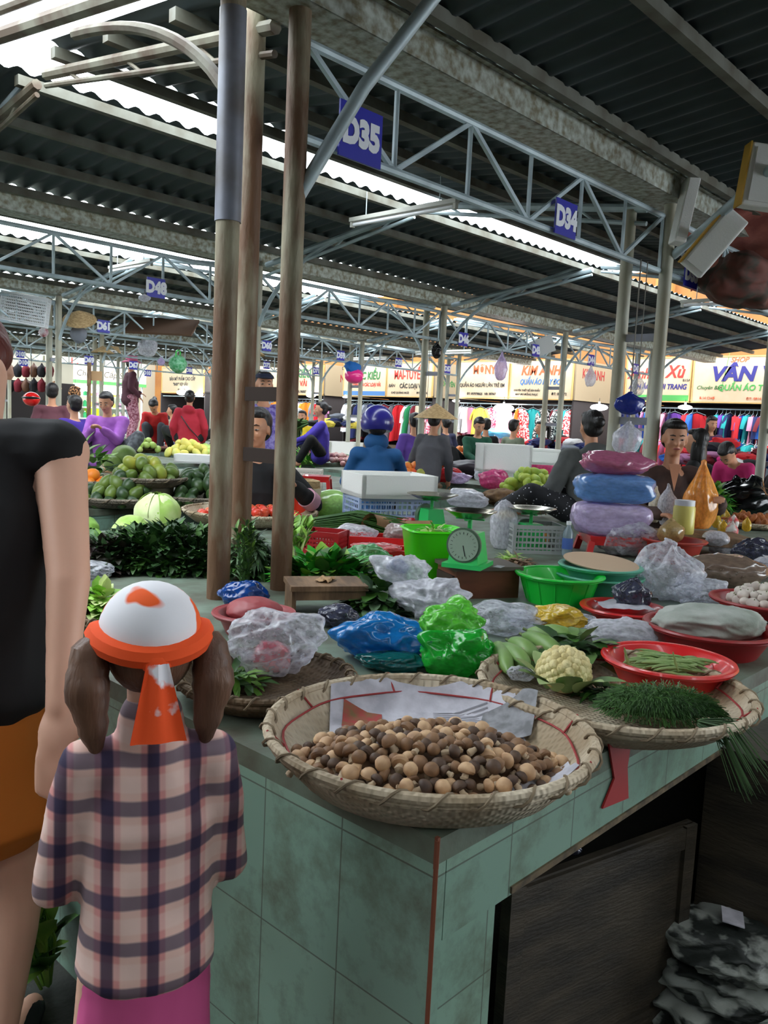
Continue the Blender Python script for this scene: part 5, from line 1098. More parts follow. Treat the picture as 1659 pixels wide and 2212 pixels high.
def board(label, ya, yb, lines, z0=CAMZ+.68, z1=CAMZ+1.55, m=None, strip=None, x=XW):
    """cream sign board facing the market; ya = left end (larger Y), yb = right end"""
    W_, H_ = ya-yb, z1-z0; t = thing('shop_sign_board', label, 'sign', (x, (ya+yb)/2, z0), 0)
    MB().box((.02, 0, H_/2), (.04, W_-.03, H_)).build('board_panel', m or cream, t, smooth=False)
    MB().box((.015, 0, H_), (.06, W_, .025)).box((.015, 0, 0), (.06, W_, .025)).box((.015, W_/2-.01, H_/2), (.06, .02, H_)).box((.015, -W_/2+.01, H_/2), (.06, .02, H_)).build('board_frame', edge_m, t, smooth=False)
    if strip: MB().box((-.004, 0, .07), (.01, W_-.04, .12)).build('colour_strip', ink[strip], t, smooth=False)
    for s_, cy, cz, size, col, shear, sx, bold in lines: text(s_, size, ink[col], t, (-.006, cy, cz), ROTX, shear=shear, sx=sx, bold=bold, ext=.002)
    return t
def bpx(a, b): return onx(a, 820, XW).y, onx(b, 820, XW).y
wht = mat('strip_white', (240, 240, 240)); ink['white'] = wht
ya, yb = bpx(1496, 1790); board('cream shop board with large navy letters at the right edge', ya, yb, [('SHOP', .35, .80, .13, 'orange', .3, 1, .002), ('VÂN VY', .16, .53, .37, 'navy', .2, 1.08, .016), ('Chuyên Bán', .88, .28, .10, 'green', .3, 1, 0), ('QUẦN ÁO THỜI TRANG', -.10, .28, .155, 'lgreen', .15, .95, .004), ('B.14 CHỢ', .9, .08, .07, 'orange', 0, 1, 0), ('ĐT: 0914 511 006', -.1, .08, .07, 'orange', 0, 1, 0)])
ya, yb = bpx(1352, 1493); board('cream shop board with red script and a green strip, behind the right columns', ya, yb, [('Xinh', .42, .55, .30, 'red', .3, .8, .004), ('Xù', -.35, .58, .34, 'red', .3, .9, .008), ('ÁNH ÁO THỜI TRANG', 0, .29, .145, 'navy', .2, .82, .004), ('B15A', -.6, .42, .07, 'black', 0, 1, 0)], strip='lgreen')
ya, yb = bpx(1102, 1238); board('cream shop board with orange-red letters and blue cursive line', ya, yb, [('KIM ANH', .02, .63, .29, 'orange', .25, .85, .008), ('QUẦN ÁO MAY ĐO', .02, .38, .165, 'blue', .3, .72, .005), ('CHUYÊN THIẾT KẾ SÂN KHẤU', .35, .19, .06, 'black', .1, .85, .001), ('MAY ĐO ĐỒNG PHỤC', .35, .10, .06, 'black', .1, 1, .001), ('ĐT: 823772', -.5, .12, .08, 'black', 0, 1, .001)])
ya, yb = bpx(986, 1100); board('cream shop board with red arched letters, left of the orange-lettered board', ya, yb, [('MƠNY', -.05, .66, .28, 'orange', .0, .8, .008), ('QUẦN ÁO NGƯỜI LỚN TRẺ EM', 0, .30, .115, 'black', .0, .80, .003), ('ĐT: 0979798625   NR: 387667', 0, .10, .075, 'black', 0, .9, .002)])
ya, yb = bpx(836, 935); board('cream shop board with tall red letters in the middle distance', ya, yb, [('MAI-TUYẾT', .02, .55, .32, 'red', 0, .62, .008), ('BÁN', .6, .28, .11, 'black', .2, 1, .001), ('CÁC LOẠI VẢI', -.1, .27, .16, 'black', 0, .82, .005), ('CHỢ QUẢNG NGÃI', .3, .1, .07, 'black', 0, 1, .001), ('ĐT: 828 196', -.45, .1, .07, 'black', 0, 1, .001)])
ya, yb = bpx(742, 835); board('cream shop board with green brush letters and blue strip', ya, yb, [('NGỌC KIỀU', 0, .53, .27, 'green', .1, .78, .009), ('CHUYÊN BÁN CÁC LOẠI VẢI', 0, .30, .13, 'red', .05, .72, .003)], strip='blue')
ya, yb = bpx(560, 698); board('cream shop board with green brush letters and red words, behind the columns', ya, yb, [('NGỌC KIỀU', -.15, .60, .33, 'green', .1, .85, .010), ('CÁC LOẠI VẢI', -.1, .32, .21, 'red', 0, 1.0, .006), ('511006 - DĐ : 0909.196007', -.2, .09, .10, 'black', 0, .95, .002)])
ya, yb = bpx(470, 558); board('cream shop board with dark red words between the columns', ya, yb, [('Hiệu Vải', -.35, .58, .27, 'dred', .1, .85, .006), ('Chuyên Bán', -.45, .28, .12, 'black', .3, .9, 0), ('DÂY NÓI: 03', -.45, .10, .08, 'black', 0, 1, 0)])
ya, yb = bpx(350, 440); board('beige shop board with black letters behind the green net bag', ya, yb, [('BÁN MỸ PHẨM CAO CẤP', 0, .46, .16, 'black', 0, .85, .003), ('“BABY” KẸP GẦU', .1, .28, .13, 'black', 0, .9, .003), ('ĐT: 0905 1962', 0, .10, .08, 'black', 0, 1, .001)], m=cream2)
def endboard(label, px0, y, L, lines, m=cream2):
    t = thing('shop_sign_board', label, 'sign', (XW+.03, y, CAMZ+.68), 0)
    MB().box((L/2, .02, .43), (L, .04, .87)).build('board_panel', m, t, smooth=False)
    for s_, cx, cz, size, col in lines: text(s_, size, ink[col], t, (cx, -.003, cz), ROTY, ext=.002, bold=.004, sx=.8)
endboard('side board greyed for shade, dark red letters, right of the orange-lettered board', 0, bpx(1240, 1240)[0]-.03, 2.2, [('KIM ANH', .75, .58, .3, 'dred')])
endboard('side board greyed for shade, green words, by the middle columns', 0, bpx(938, 938)[0]-.03, 1.8, [('M', .45, .68, .3, 'dred'), ('CHUYÊN', .5, .35, .17, 'green')])
endboard('side board greyed for shade, dark red letters beside the green brush lettering', 0, bpx(701, 701)[0]-.03, 1.8, [('NGỌC', .9, .5, .3, 'dred'), ('CHUYÊN', .8, .8, .12, 'black')])
# shop bodies: dim cabin behind each run of boards
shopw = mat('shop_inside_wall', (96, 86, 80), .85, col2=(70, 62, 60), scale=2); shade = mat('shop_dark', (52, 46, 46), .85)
runs = [('right', 1352, 1790), ('middle right', 986, 1240), ('middle', 742, 936), ('behind the columns', 470, 699), ('far left', 345, 441)]
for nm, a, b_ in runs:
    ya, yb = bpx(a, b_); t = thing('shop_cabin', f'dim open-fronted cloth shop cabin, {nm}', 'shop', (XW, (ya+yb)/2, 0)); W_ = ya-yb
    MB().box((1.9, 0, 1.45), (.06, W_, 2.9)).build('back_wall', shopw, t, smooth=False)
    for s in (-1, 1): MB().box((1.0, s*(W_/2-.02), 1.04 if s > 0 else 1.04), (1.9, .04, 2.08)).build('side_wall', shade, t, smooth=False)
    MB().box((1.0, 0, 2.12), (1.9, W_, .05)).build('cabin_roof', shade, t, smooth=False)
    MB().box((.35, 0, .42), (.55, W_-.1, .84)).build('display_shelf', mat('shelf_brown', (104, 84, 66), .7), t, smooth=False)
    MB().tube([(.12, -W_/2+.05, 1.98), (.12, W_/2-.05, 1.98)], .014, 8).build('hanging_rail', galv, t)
# garments
GM = {}
gcol = dict(red=(206, 30, 40), maroon=(120, 26, 40), navy=(36, 44, 96), blue=(40, 100, 190), teal=(30, 160, 160), purple=(112, 64, 160), magenta=(206, 24, 120), pink=(240, 150, 180), orange=(240, 140, 40), yellow=(244, 220, 90), white=(236, 232, 232), black=(26, 24, 30), grey=(120, 124, 134), green=(40, 140, 84), mauve=(170, 110, 150), cream=(236, 222, 190), rust=(178, 76, 44), sky=(110, 180, 220))
for k_, c in gcol.items(): GM[k_] = mat('cloth_'+k_, c, .85)
for k_, c, c2 in (('floral black', (26, 24, 30), (220, 216, 210)), ('floral pink', (244, 196, 206), (210, 60, 90)), ('striped red', (220, 40, 50), (244, 226, 220)), ('dotted white', (240, 236, 236), (200, 60, 100))): GM[k_] = mat('cloth_'+k_.replace(' ', '_'), c, .85, col2=c2, scale=26, spread=.03)
gproto = {}
for kd in ('shirt', 'dress', 'coat'):
    for s in (1, 2):
        t = garment(kd, s).build('hanging_'+kd, GM['white']); hk = MB().tube([(-.18, 0, -.03), (0, 0, .03), (.18, 0, -.03)], .005, 5, caps=True).tube([(0, 0, .03), (0, 0, .06), (.015, 0, .075), (0, 0, .09)], .003, 5).build('hanger', galv, t); gproto[(kd, s)] = t; PROTO.append(t)
rd = rnd(77)
def hang(y, kd, col, x, rz, where, z=1.975, s=1.):
    o = dup(gproto[(kd, 1+rd.randrange(2))], (x, y, z-.09*s), (0, 0, rz), f'{col} {kd} on a hanger, {where}', s, 'clothes hanging below the boards, '+where, None); o['category'] = 'garment'; setm(o, GM[col]); o.name = 'hanging_'+kd; return o
def rack(a, b_, cols, where, step=.13, kinds=('shirt', 'coat', 'dress'), x=XW+.12, face=.25, z=1.975):
    ya, yb = bpx(a, b_); y = ya-.1
    while y > yb+.05:
        f = rd.random() < face; hang(y, rd.choice(kinds), rd.choice(cols), x+rd.uniform(-.03, .03), (pi/2 if f else rd.uniform(-.35, .35)), where, z, rd.uniform(.92, 1.05)); y -= (.30 if f else step*.76)*rd.uniform(.85, 1.15)
rack(1540, 1700, ['navy', 'red', 'purple', 'teal', 'maroon', 'blue', 'mauve', 'pink', 'navy', 'rust', 'grey', 'maroon'], 'under the navy-lettered board', .11, ('shirt', 'coat'), face=0)
rack(1352, 1540, ['red', 'navy', 'yellow', 'pink', 'maroon', 'red', 'blue', 'white', 'purple'], 'under the red script board', .13, face=.35)
rack(1110, 1240, ['red', 'blue', 'orange', 'maroon', 'floral black', 'orange', 'teal', 'striped red'], 'under the orange-lettered board', .12, face=.3)
rack(986, 1110, ['pink', 'yellow', 'white', 'floral pink', 'striped red', 'sky', 'magenta', 'dotted white', 'pink'], 'under the arched-letter board', .13, face=.5)
rack(850, 936, ['green', 'red', 'purple', 'floral pink', 'grey', 'white', 'maroon', 'cream', 'black'], 'under the tall red letters', .10, ('dress', 'coat'), face=.1)
rack(742, 850, ['navy', 'white', 'maroon', 'grey', 'black'], 'under the green brush letters', .2, ('dress', 'coat'), face=.3)
rack(560, 699, ['cream', 'grey', 'orange', 'white', 'red', 'mauve'], 'behind the rusty columns', .2, ('shirt', 'coat'), face=.4)
for i, (y, c) in enumerate(((8.9, 'red'), (8.75, 'black'), (8.6, 'maroon'), (8.3, 'floral black'), (8.1, 'grey'), (7.95, 'orange'), (12.3, 'yellow'), (12.15, 'pink'), (12.0, 'magenta'), (12.45, 'black'), (17.3, 'floral pink'), (17.1, 'maroon'))):
    hang(y, 'dress' if i % 2 else 'coat', c, XW+1.3, .1, 'in the alley between shop cabins', 1.95)
rack(1352, 1780, ['navy', 'maroon', 'grey', 'red', 'mauve', 'teal', 'floral black'], 'lower rail of the right shop', .14, ('shirt',), x=XW-.25, face=0, z=1.42)
# fabric bolts and folded stacks
def boltstack(px, n, cols, label, lean, z=.86, w=.6):
    y = onx(px, 900, XW).y
    for i in range(n):
        c = cols[i % len(cols)]; o = MB().box((0, 0, 0), (.36, w, .07)); o = bev(o.build('fabric_bolt', GM[c], loc=(XW+.32, y, z+.04+i*.074), rot=(lean, 0, 0), smooth=False)); tag(o, f'{c} folded fabric bolt in {label}', 'fabric', 'fabric bolts, '+label)
def bev(o, w=.015):
    m = o.modifiers.new('bevel', 'BEVEL'); m.width = w; m.segments = 3; return o
boltstack(760, 9, ['maroon', 'black', 'maroon', 'navy', 'mauve', 'black', 'maroon', 'grey', 'white'], 'the slanting stack under the green brush letters', -.25)
boltstack(800, 8, ['orange', 'black', 'navy', 'grey', 'grey', 'black', 'grey', 'navy'], 'the stack right of the slanting one', 0, w=.4)
boltstack(820, 10, ['black', 'navy', 'black', 'grey', 'black', 'maroon', 'black', 'green', 'red', 'orange'], 'the stack with the green and red top', -.2, w=.5)
boltstack(660, 9, ['red', 'rust', 'grey', 'maroon', 'mauve', 'rust', 'red', 'orange', 'rust'], 'the stack behind the rusty columns', .2, w=.5)
# shop lamps
def slamp(px, py, r, label, e=30, x=XW-.1):
    p = onx(px, py, x); t = thing('shop_lamp', label, 'lamp', p, 0, 'lamps in the shops')
    MB().ell((0, 0, 0), (.09, r, r*.34), 24, 12).build('glowing_bulb', mat('lamp_glow_%d' % e, (250, 252, 255), .4, emit=e), t)
    MB().lathe([(.02, r*.34+.05), (.022, r*.33), (.015, r*.3)], 12, close=True).build('socket', p_white, t); MB().tube([(0, 0, r*.45), (0, 0, max(r*.45+.05, CAMZ+.72-p.z))], .005, 5).build('cord', blk, t)
slamp(1294, 880, .20, 'oval white lamp right of the orange-lettered board', 14); slamp(1088, 882, .28, 'large bright lamp below the arched-letter board', 40); slamp(985, 866, .09, 'small round lamp by the middle columns', 20)
slamp(672, 854, .18, 'oval lamp under the board behind the rusty columns', 16); slamp(746, 858, .06, 'small lamp above the slanting fabric stack', 12); slamp(1380, 882, .10, 'lamp behind the right column', 10); slamp(1480, 880, .14, 'long lamp under the navy-lettered board', 6)
slamp(392, 848, .25, 'oval lamp below the beige board at the left', 18); slamp(430, 852, .2, 'second oval lamp below the beige board at the left', 16)
for i, px in enumerate((170, 200, 228, 250)): 
    p = dep(px, 838+i*2, 24); t = thing('shop_lamp', ['leftmost', 'second', 'third', 'rightmost'][i]+' of four round lamps over the far left glass stall', 'lamp', p); MB().ell((0, 0, 0), (.22, .22, .12), 16, 8).build('glowing_bulb', mat('lamp_glow_20', (250, 252, 255), .4, emit=20), t)
# heaps of clothes before the right shop
def clothheap(label, px, py, tt, w, h, cols, n, seed):
    rd_ = rnd(seed); q = dep(px, py, tt)
    for i in range(n):
        a = rd_.uniform(0, 6.28); r = w*sqrt(rd_.random())*.5; z = h*(1-r/(w*.5))*rd_.random()
        o = bagmesh(.34, .26, .12, seed*50+i, .5, 0, 3).build('folded_cloth', GM[rd_.choice(cols)], loc=(q.x+cos(a)*r, q.y+sin(a)*r, q.z+z), rz=a); c = o.data.materials[0].name.replace('cloth_', '').replace('_', ' ')
        tag(o, f'{c} crumpled garment in {label}', 'clothes', label)
clothheap('the clothes heap at the right edge', 1590, 1010, 9.6, 1.5, .30, ['red', 'navy', 'magenta', 'white', 'maroon', 'blue', 'black', 'red', 'mauve'], 46, 3)
clothheap('the clothes heap before the orange-lettered shop', 1215, 985, 12.6, 1.6, .35, ['grey', 'navy', 'red', 'white', 'black', 'mauve'], 30, 4)
clothheap('the low display before the green brush letters', 755, 925, 15.2, 1.3, .22, ['grey', 'white', 'black', 'yellow', 'pink', 'navy'], 26, 5)
drop_protos()
# ---- far left stalls
lb = mat('left_board', (238, 222, 186), .7)
for i, (x0, x1, lbl, words, cz) in enumerate(((5.3, 8.6, 'long cream board at the far left edge', '', 0), (10.9, 14.4, 'white-cream board with small dark words beyond the purple blouse', 'Chuyên Cấp Sỉ', 1))):
    t = thing('shop_sign_board', lbl, 'sign', (x0, 24.2, CAMZ+.75)); L = x1-x0
    MB().box((L/2, .03, .5), (L, .06, 1.0)).build('board_panel', lb, t, smooth=False); MB().box((L/2, -.01, .05), (L, .02, .1)).build('colour_strip', ink['lgreen'] if i else edge_m, t, smooth=False)
    for px_ in (.1, L-.1): MB().tube([(px_, .09, -CAMZ-.75), (px_, .09, 1.0)], .03, 8).build('support_post', galv, t)
    if words: text(words, .26, ink['black'], t, (L*.55, -.003, .3), ROTY, shear=.2); text('1.', .5, ink['red'], t, (L*.3, -.003, .7), ROTY)
t = thing('glass_display_stall', 'far left stall with shelves of small bottles under bright lamps', 'stall', (12.6, 24.6, 0)); 
MB().box((0, .9, 1.1), (3.4, .06, 2.2)).build('back_board', mat('stall_back', (190, 196, 170), .8), t, smooth=False)
for z in (.75, 1.1, 1.45, 1.8): MB().box((0, .5, z), (3.2, .5, .03)).build('shelf', p_white, t, smooth=False)
for x in (-1.6, 1.6): MB().box((x, .45, 1.1), (.05, .8, 2.2)).build('side_post', galv, t, smooth=False)
rd = rnd(5)
bp_ = [bottle('small coloured bottle on the shelves of the far left stall', (0, 0, -5), .2, .05, GM[c], p_white) for c in ('green', 'yellow', 'pink', 'white')]
for i in range(64):
    o = dup(bp_[i % 4], (12.6-1.5+(i % 16)*.2, 24.6+.35, [.765, 1.115, 1.465, 1.815][i//16]), None, 'small coloured bottle on the shelves of the far left stall', rd.uniform(.8, 1.2), 'bottles in the far left stall'); o.location.z += 0
for q in bp_:
    for ch_ in list(q.children): bpy.data.objects.remove(ch_)
    bpy.data.objects.remove(q)
q = ony(203, 893, 24.95); q.z = 1.115; tag(MB().lathe([(0, 0), (.22, 0), (.26, .3), (.24, .3), (0, .05)], 20, sq=6).build('plastic_tub', mat('lime_tub', (170, 220, 30), .4), loc=q), 'lime square tub in front of the far left stall', 'tub')
q = snap(68, 862, 15.5) if False else ony(68, 862, 13.85); t = thing('helmet', 'shiny red helmet hanging at the far left', 'helmet', q); MB().tube([(0, 0, .1), (0, 0, CAMZ+.96-q.z)], .004, 5).build('hanging_string', blk, t); MB().ell((0, 0, 0), (.14, .13, .12), 20, 12).build('shell', mat('red_gloss', (210, 20, 20), .2, coat=.5), t); MB().ell((-.02, -.02, .02), (.145, .135, .03)).build('band', blk, t)
q = dep(40, 850, 20); t = thing('goods_rack', 'dim rack crowded with brown bags at the far left', 'rack', (q.x, q.y, 0)); MB().box((0, 0, 1.0), (2.6, .5, 2.0)).build('rack_back', shade, t, smooth=False)
for i in range(14): tag(bag('', dep(5+(i % 7)*17, 815+(i//7)*32, 19.3), .2, .2, .32, [GM['maroon'], mat('bag_brown', (104, 66, 44), .6), GM['black']][i % 3], 200+i, .3, .1, n=3), 'brown or dark handbag hanging in the far left rack', 'handbag', 'handbags in the far left rack')
tag(MB().box((0, 0, 0), (1.2, .05, 1.6)).build('plaster_post', mat('grey_wallpiece', (176, 170, 152), .8), loc=dep(108, 850, 21), smooth=False), 'pale grey upright panel at the far left beyond the red helmet', 'panel')
# ================================================================ THINGS HANGING FROM THE STEELWORK
def hbag(label, px, top, bot, w, tt, m, seed, neck=.5, name='plastic_bag'):
    a = snap(px, bot, tt); tt = dist(a); h = (bot-top)*tt/FPX; s = w*tt/FPX; o = bagmesh(s, s*.5, h*(1/(1+neck*.8)), seed, .22, neck, 4, False).build(name, m, loc=a, rz=LAT); string_to(o, h*.9); return tag(o, label, 'bag')
hbag('large clear carrier bag hanging from the truss left of the green net bag', 318, 722, 772, 44, 13.5, f_milky, 301, .15)
hbag('small pale pink bag behind the large hanging carrier bag', 348, 770, 790, 16, 15, f_lilac, 302, .3)
t = thing('net_bag', 'green mesh bag of produce hanging from the truss at the left', 'bag', snap(384, 806, 11.5)); s = 40*dist(t.location)/FPX; string_to(t, s*1.2)
bagmesh(s, s*.7, s*.95, 303, .25, 0, 4, False).build('bag_body', mat('net_green', (60, 150, 90), .5, col2=(130, 190, 150), scale=30), t)
for sx in (-1, 1): MB().tube([(sx*s*.2, sx*.02, s*.75), (sx*s*.18, sx*.02, s*1.15), (sx*s*.02, 0, s*1.22)], .009, 6).build('handle', p_green, t)
hbag('lilac plastic bag hanging in the middle below the truss', 1081, 752, 822, 28, 9.0, f_lilac, 304, .5); hbag('white bag hanging below the D44 sign', 1274, 780, 836, 24, 8.6, f_milky, 305, .7)
hbag('clear bag hanging right of the D43 sign', 1376, 800, 855, 30, 7.5, f_white, 306, .5); hbag('small red and white bag hanging at the upper left', 94, 700, 728, 22, 9.8, mat('redwhite', (230, 220, 224), .5, col2=(150, 60, 70), scale=14), 307, .5)
hbag('white bag stuffed in the truss by the D48 sign', 312, 634, 652, 26, 7.2, f_milky, 308, .2)
hbag('silver foil bag tied to the middle column', 915, 985, 1012, 26, 8.6, mat('foil', (220, 222, 230), .15, 1.), 309, .2)
hbag('royal blue bundle tied between the right columns', 1358, 846, 896, 66, 5.35, film('royal_blue', (36, 58, 160), .97), 310, .1)
hbag('milky balloon-like bag hanging between the right columns', 1352, 905, 985, 66, 5.3, f_milky, 311, .15)
hbag('dark bundle tied high on the middle columns', 942, 738, 775, 22, 9.2, f_black, 312, .1)
hbag('grey shirt-like cloth bundle hung by the upper left columns', 170, 698, 742, 36, 10.2, GM['grey'], 313, .1, 'cloth_bundle'); 
for i, (x, y, tt, r) in enumerate(((172, 690, 10.2, .20), (222, 762, 13.2, .20), (548, 765, 12.5, .17), (250, 756, 13.8, .12))):
    o = cone_hat(r, r*.62).build('conical_hat', straw, loc=snap(x, y, tt), rot=((.5, -.4, 0), (0, 0, 0), (0, .1, 0), (.3, .5, 0))[i]); string_to(o, r*.6); tag(o, ['tilted straw conical hat above the grey cloth, upper left', 'straw conical hat hanging level at the left', 'straw conical hat edge behind the rusty columns', 'small pale hat hung near the level conical hat'][i], 'hat')
for i, (x, y) in enumerate(((120, 842), (162, 850))):
    o = bagmesh(.22, .2, .22, 320+i, .4, 0, 3, False).build('floral_cap_bundle', mat('floral_brown', (58, 34, 24), .8, col2=(220, 160, 110), scale=34, spread=.03), loc=snap(x, y+10, 12.5)); string_to(o, .2); tag(o, f'brown floral bundle tied on the {["left", "right"][i]} side of the far left column', 'bundle')
q = snap(50, 700, 9.4); t = crate('white plastic crate hanging tilted at the upper left', q, .52, .12, .34, p_white, LAT+.1, bars=26, rows=9); t.rotation_euler = (0, .12, LAT+.1)
q = snap(765, 812, 11.5); t = thing('helmet', 'pink and blue helmet hanging from the truss in the middle', 'helmet', q); MB().ell((0, 0, 0), (.17, .15, .13), 20, 12).build('shell', mat('pink_gloss', (226, 40, 130), .3, coat=.4), t); bagmesh(.30, .24, .20, 330, .5, 0, 3, False).build('cloth', mat('blue_cloth', (20, 96, 170), .8), t, loc=(-.03, 0, .02)); MB().tube([(0, 0, .12), (0, 0, max(.2, CAMZ+.96-q.z))], .005, 6).build('strap', blk, t)
tag(MB().box((0, 0, 0), (.14, .01, .11)).build('paper_sheet', p_white, loc=snap(412, 708, 9.6), rot=(0, .3, LAT), smooth=False), 'white card tilted in the truss right of the D61 sign', 'paper')
tag(MB().box((0, 0, 0), (.9, .5, .03)).build('plywood_sheet', mat('brown_ply', (96, 70, 52), .8), loc=snap(350, 705, 11.5), rz=LAT, rot=(.5, 0, LAT), smooth=False), 'brown plywood sheet stored above the truss at the left', 'board')
tag(MB().box((0, 0, 0), (.30, .02, .22)).build('white_board', mat('grey_white', (206, 208, 204), .6), loc=snap(1172, 748, 9.9), rot=(.2, -.4, LAT), smooth=False), 'white tilted board hung behind the D45 sign', 'board')
tag(MB().box((0, 0, 0), (.24, .02, .16)).build('cardboard_piece', card, loc=dep(205, 812, 14), rot=(0, 0, LAT), smooth=False), 'cardboard piece nailed to a post at the left', 'cardboard')
q = dep(192, 880, 14); tag(MB().lathe([(.035, -q.z+.8), (.035, .75)], 10, close=True).build('wooden_post', wood_m, loc=(q.x, q.y, q.z)), 'thin wooden post carrying the cardboard piece at the left', 'post')
# upper right clutter on the roof arm
fy = mat('foam_yellow_edge', (206, 160, 60), .7)
for i, (px, py, tt, L, W_, h, rot, lbl) in enumerate(((1462, 465, 4.7, .07, .12, .36, (0, .15, LAT), 'narrow white foam box standing upright at the upper right'), (1490, 520, 4.5, .14, .06, .36, (.2, .62, LAT), 'white foam box tilted, yellow edge, at the upper right'), (1650, 395, 4.1, .26, .08, .30, (0, .1, LAT), 'white foam box lid at the upper right corner'))):
    p = dep(px, py+ (h*.5)*FPX/tt*.9, tt); t = thing('foam_box', lbl, 'box', p); t.rotation_euler = rot
    bev(MB().box((0, 0, h/2), (L, W_, h)).build('box_body', foam, t, smooth=False), .01); MB().box((0, -W_/2-.004, h/2), (L*.8, .008, h*.85)).build('lid', foam, t, smooth=False)
    if i: MB().box((-L/2-.004, 0, h/2), (.008, W_*1.02, h*1.01)).build('edge_tape', fy, t, smooth=False)
a_, b__ = dep(1455, 552, 4.85), dep(1670, 362, 4.0)
tag(MB().tube([a_, b__], .026, 10).build('brace', galv), 'pipe brace rising to the upper right corner', 'brace')
o = MB().sheet(lambda a, b: V((a*1.4, b*.9+.1*noise.noise(V((a*3, b*3, 1))), .30*sin(a*3)*.3-.38*b+.10*noise.noise(V((a*4, b*4, 5))))), 20, 16).build('tarpaulin', mat('red_tarp', (196, 116, 104), .6, col2=(150, 78, 70), scale=5, bump=.4), loc=dep(1475, 450, 5.3), rz=radians(-72)); tag(o, 'reddish tarpaulin draped under the roof at the upper right', 'tarpaulin')
bag('dark green and brown bundle stuffed beneath the red tarpaulin', dep(1600, 660, 5.2), .7, .4, .3, mat('bundle_dark', (62, 58, 48), .8, col2=(110, 60, 50), scale=9), 341, .5)
# ================================================================ GOODS ON THE FARTHER COUNTERS
gy = mat('avocado_green', (62, 88, 36), .4, col2=(112, 132, 50), scale=6, spread=.3); gd = mat('avocado_dark', (38, 62, 32), .4, col2=(60, 86, 40), scale=7)
gm2 = mat('mango_green', (112, 142, 54), .4, col2=(176, 166, 60), scale=4, spread=.2); gl = mat('guava_pale', (164, 200, 92), .45, col2=(200, 216, 130), scale=6); my_ = mat('mango_yellow', (222, 206, 100), .45, col2=(196, 200, 96), scale=4)
def tp_(px, py, z=ZT): return onz(px, py, z)
av = [fruit('avocado', .042, gy, 1.25, .05, 1, tip=.2), fruit('avocado', .040, gd, 1.2, .05, 2, tip=.2)]
avd = [fruit('avocado', .043, gd, 1.2, .05, 3, tip=.2), fruit('avocado', .040, gd, 1.25, .05, 4, tip=.2)]
mg = [fruit('mango', .046, gm2, 1.3, .05, 5), fruit('mango', .042, gy, 1.35, .05, 6)]
def traypile(lbl, px, py, wpx, nm, cat, flbl, grp, pr, H, r, n, seed, lift=0., mm=None):
    p = onz(px, py, ZT+lift); R = S(wpx/2, p); tray(lbl, p, R, .06, mm or weave_g, cord=False, wraps=16, n=40)
    if lift > .05: tag(MB().lathe([(R*.62, 0), (R*.7, lift), (0, lift)], 20, close=True).build('tray_stand', mat('stand_grey', (150, 146, 132), .8), loc=(p.x, p.y, ZT)), 'round pale stand below the '+('mango tray' if 'mango' in lbl else 'orange tray'), 'stand')
    pile(nm, cat, flbl, grp, pr, p+V((0, 0, .01)), R*.86, H, r, n, seed)
traypile('grey woven tray of avocados at the left, nearer row', 262, 1092, 200, 'avocado', 'avocado', 'green avocado piled on the nearer left grey tray', 'avocados on the nearer left tray', av, .16, .042, 80, 31)
traypile('grey woven tray of dark avocados partly behind the rusty column', 432, 1090, 170, 'avocado', 'avocado', 'dark green avocado piled on the tray behind the rusty column', 'avocados behind the rusty column', avd, .20, .042, 80, 32)
traypile('grey woven tray of mangoes raised behind the avocados', 315, 1050, 170, 'mango', 'mango', 'green-yellow mango on the raised tray', 'mangoes on the raised tray', mg, .15, .045, 70, 33, .12)
traypile('grey tray with oranges at the far left beside the woman in black', 195, 1058, 100, 'orange', 'orange', 'orange on the tray behind the arm of the woman in black', 'oranges beside the woman in black', [fruit('orange', .045, mat('orange_peel2', (232, 130, 30), .5), .95, .02, 3)], .06, .044, 9, 34, .08)
leafpile('glossy orange-tree leaves on the left orange tray', onz(178, 1030, ZT+.13), .34, .3, .22, dk[1:3], 60, .14, .07, 201, core=False)
tag(MB().ell((0, 0, .10), (.115, .115, .105), 20, 14).build('pomelo', mat('pomelo_green', (104, 128, 54), .5, col2=(86, 112, 44), scale=14)), 'large round green pomelo beyond the mango tray', 'pomelo').location = onz(268, 1010, ZT+.09)
tag(MB().ell((0, 0, .07), (.08, .08, .075), 16, 12).build('pomelo', _M['pomelo_green']), 'smaller green pomelo left of the large one', 'pomelo').location = onz(243, 1018, ZT+.06)
def gb(lbl, px, py, w, h, tt_m, seed, z=ZT, **kw): return Bg(lbl, px, py, w, h, tt_m, seed, z=z, **kw)
gb('bright green bag behind the large pomelo', 232, 1000, 44, 34, film('g3', (30, 180, 90), .9), 401, neck=.4); gb('white bag behind the left trays', 205, 992, 70, 26, f_milky, 402); gb('pale bag with peeled fruit left of the mangoes', 235, 1028, 44, 26, f_orange and film('peach', (222, 186, 150), .85), 403)
gb('white sack with print in front of the red-jacketed person', 345, 978, 58, 28, f_milky, 404); gb('royal blue bag on the far left counter', 386, 982, 52, 22, film('blue5', (36, 80, 210), .9), 405)
gb('long reddish brown cloth on the counter behind the mangoes', 370, 998, 140, 14, mat('brownred', (128, 74, 66), .8, col2=(100, 64, 50), scale=10), 406); gb('heap of brown roots beside the white sack', 318, 988, 60, 22, mat('roots', (140, 112, 80), .85, col2=(92, 70, 48), scale=12, bump=.6), 407, amp=.7)
gb('dark ground sheet with scraps before the purple blouse', 215, 958, 120, 10, GM['black'], 408)
pg_ = [fruit('guava', .05, gl, .95, .05, 1)]; pile('guava', 'guava', 'pale green guava heaped before the red-jacketed person', 'guavas before the red jacket', pg_, onz(300, 975, ZT+.02), .34, .16, .052, 46, 35)
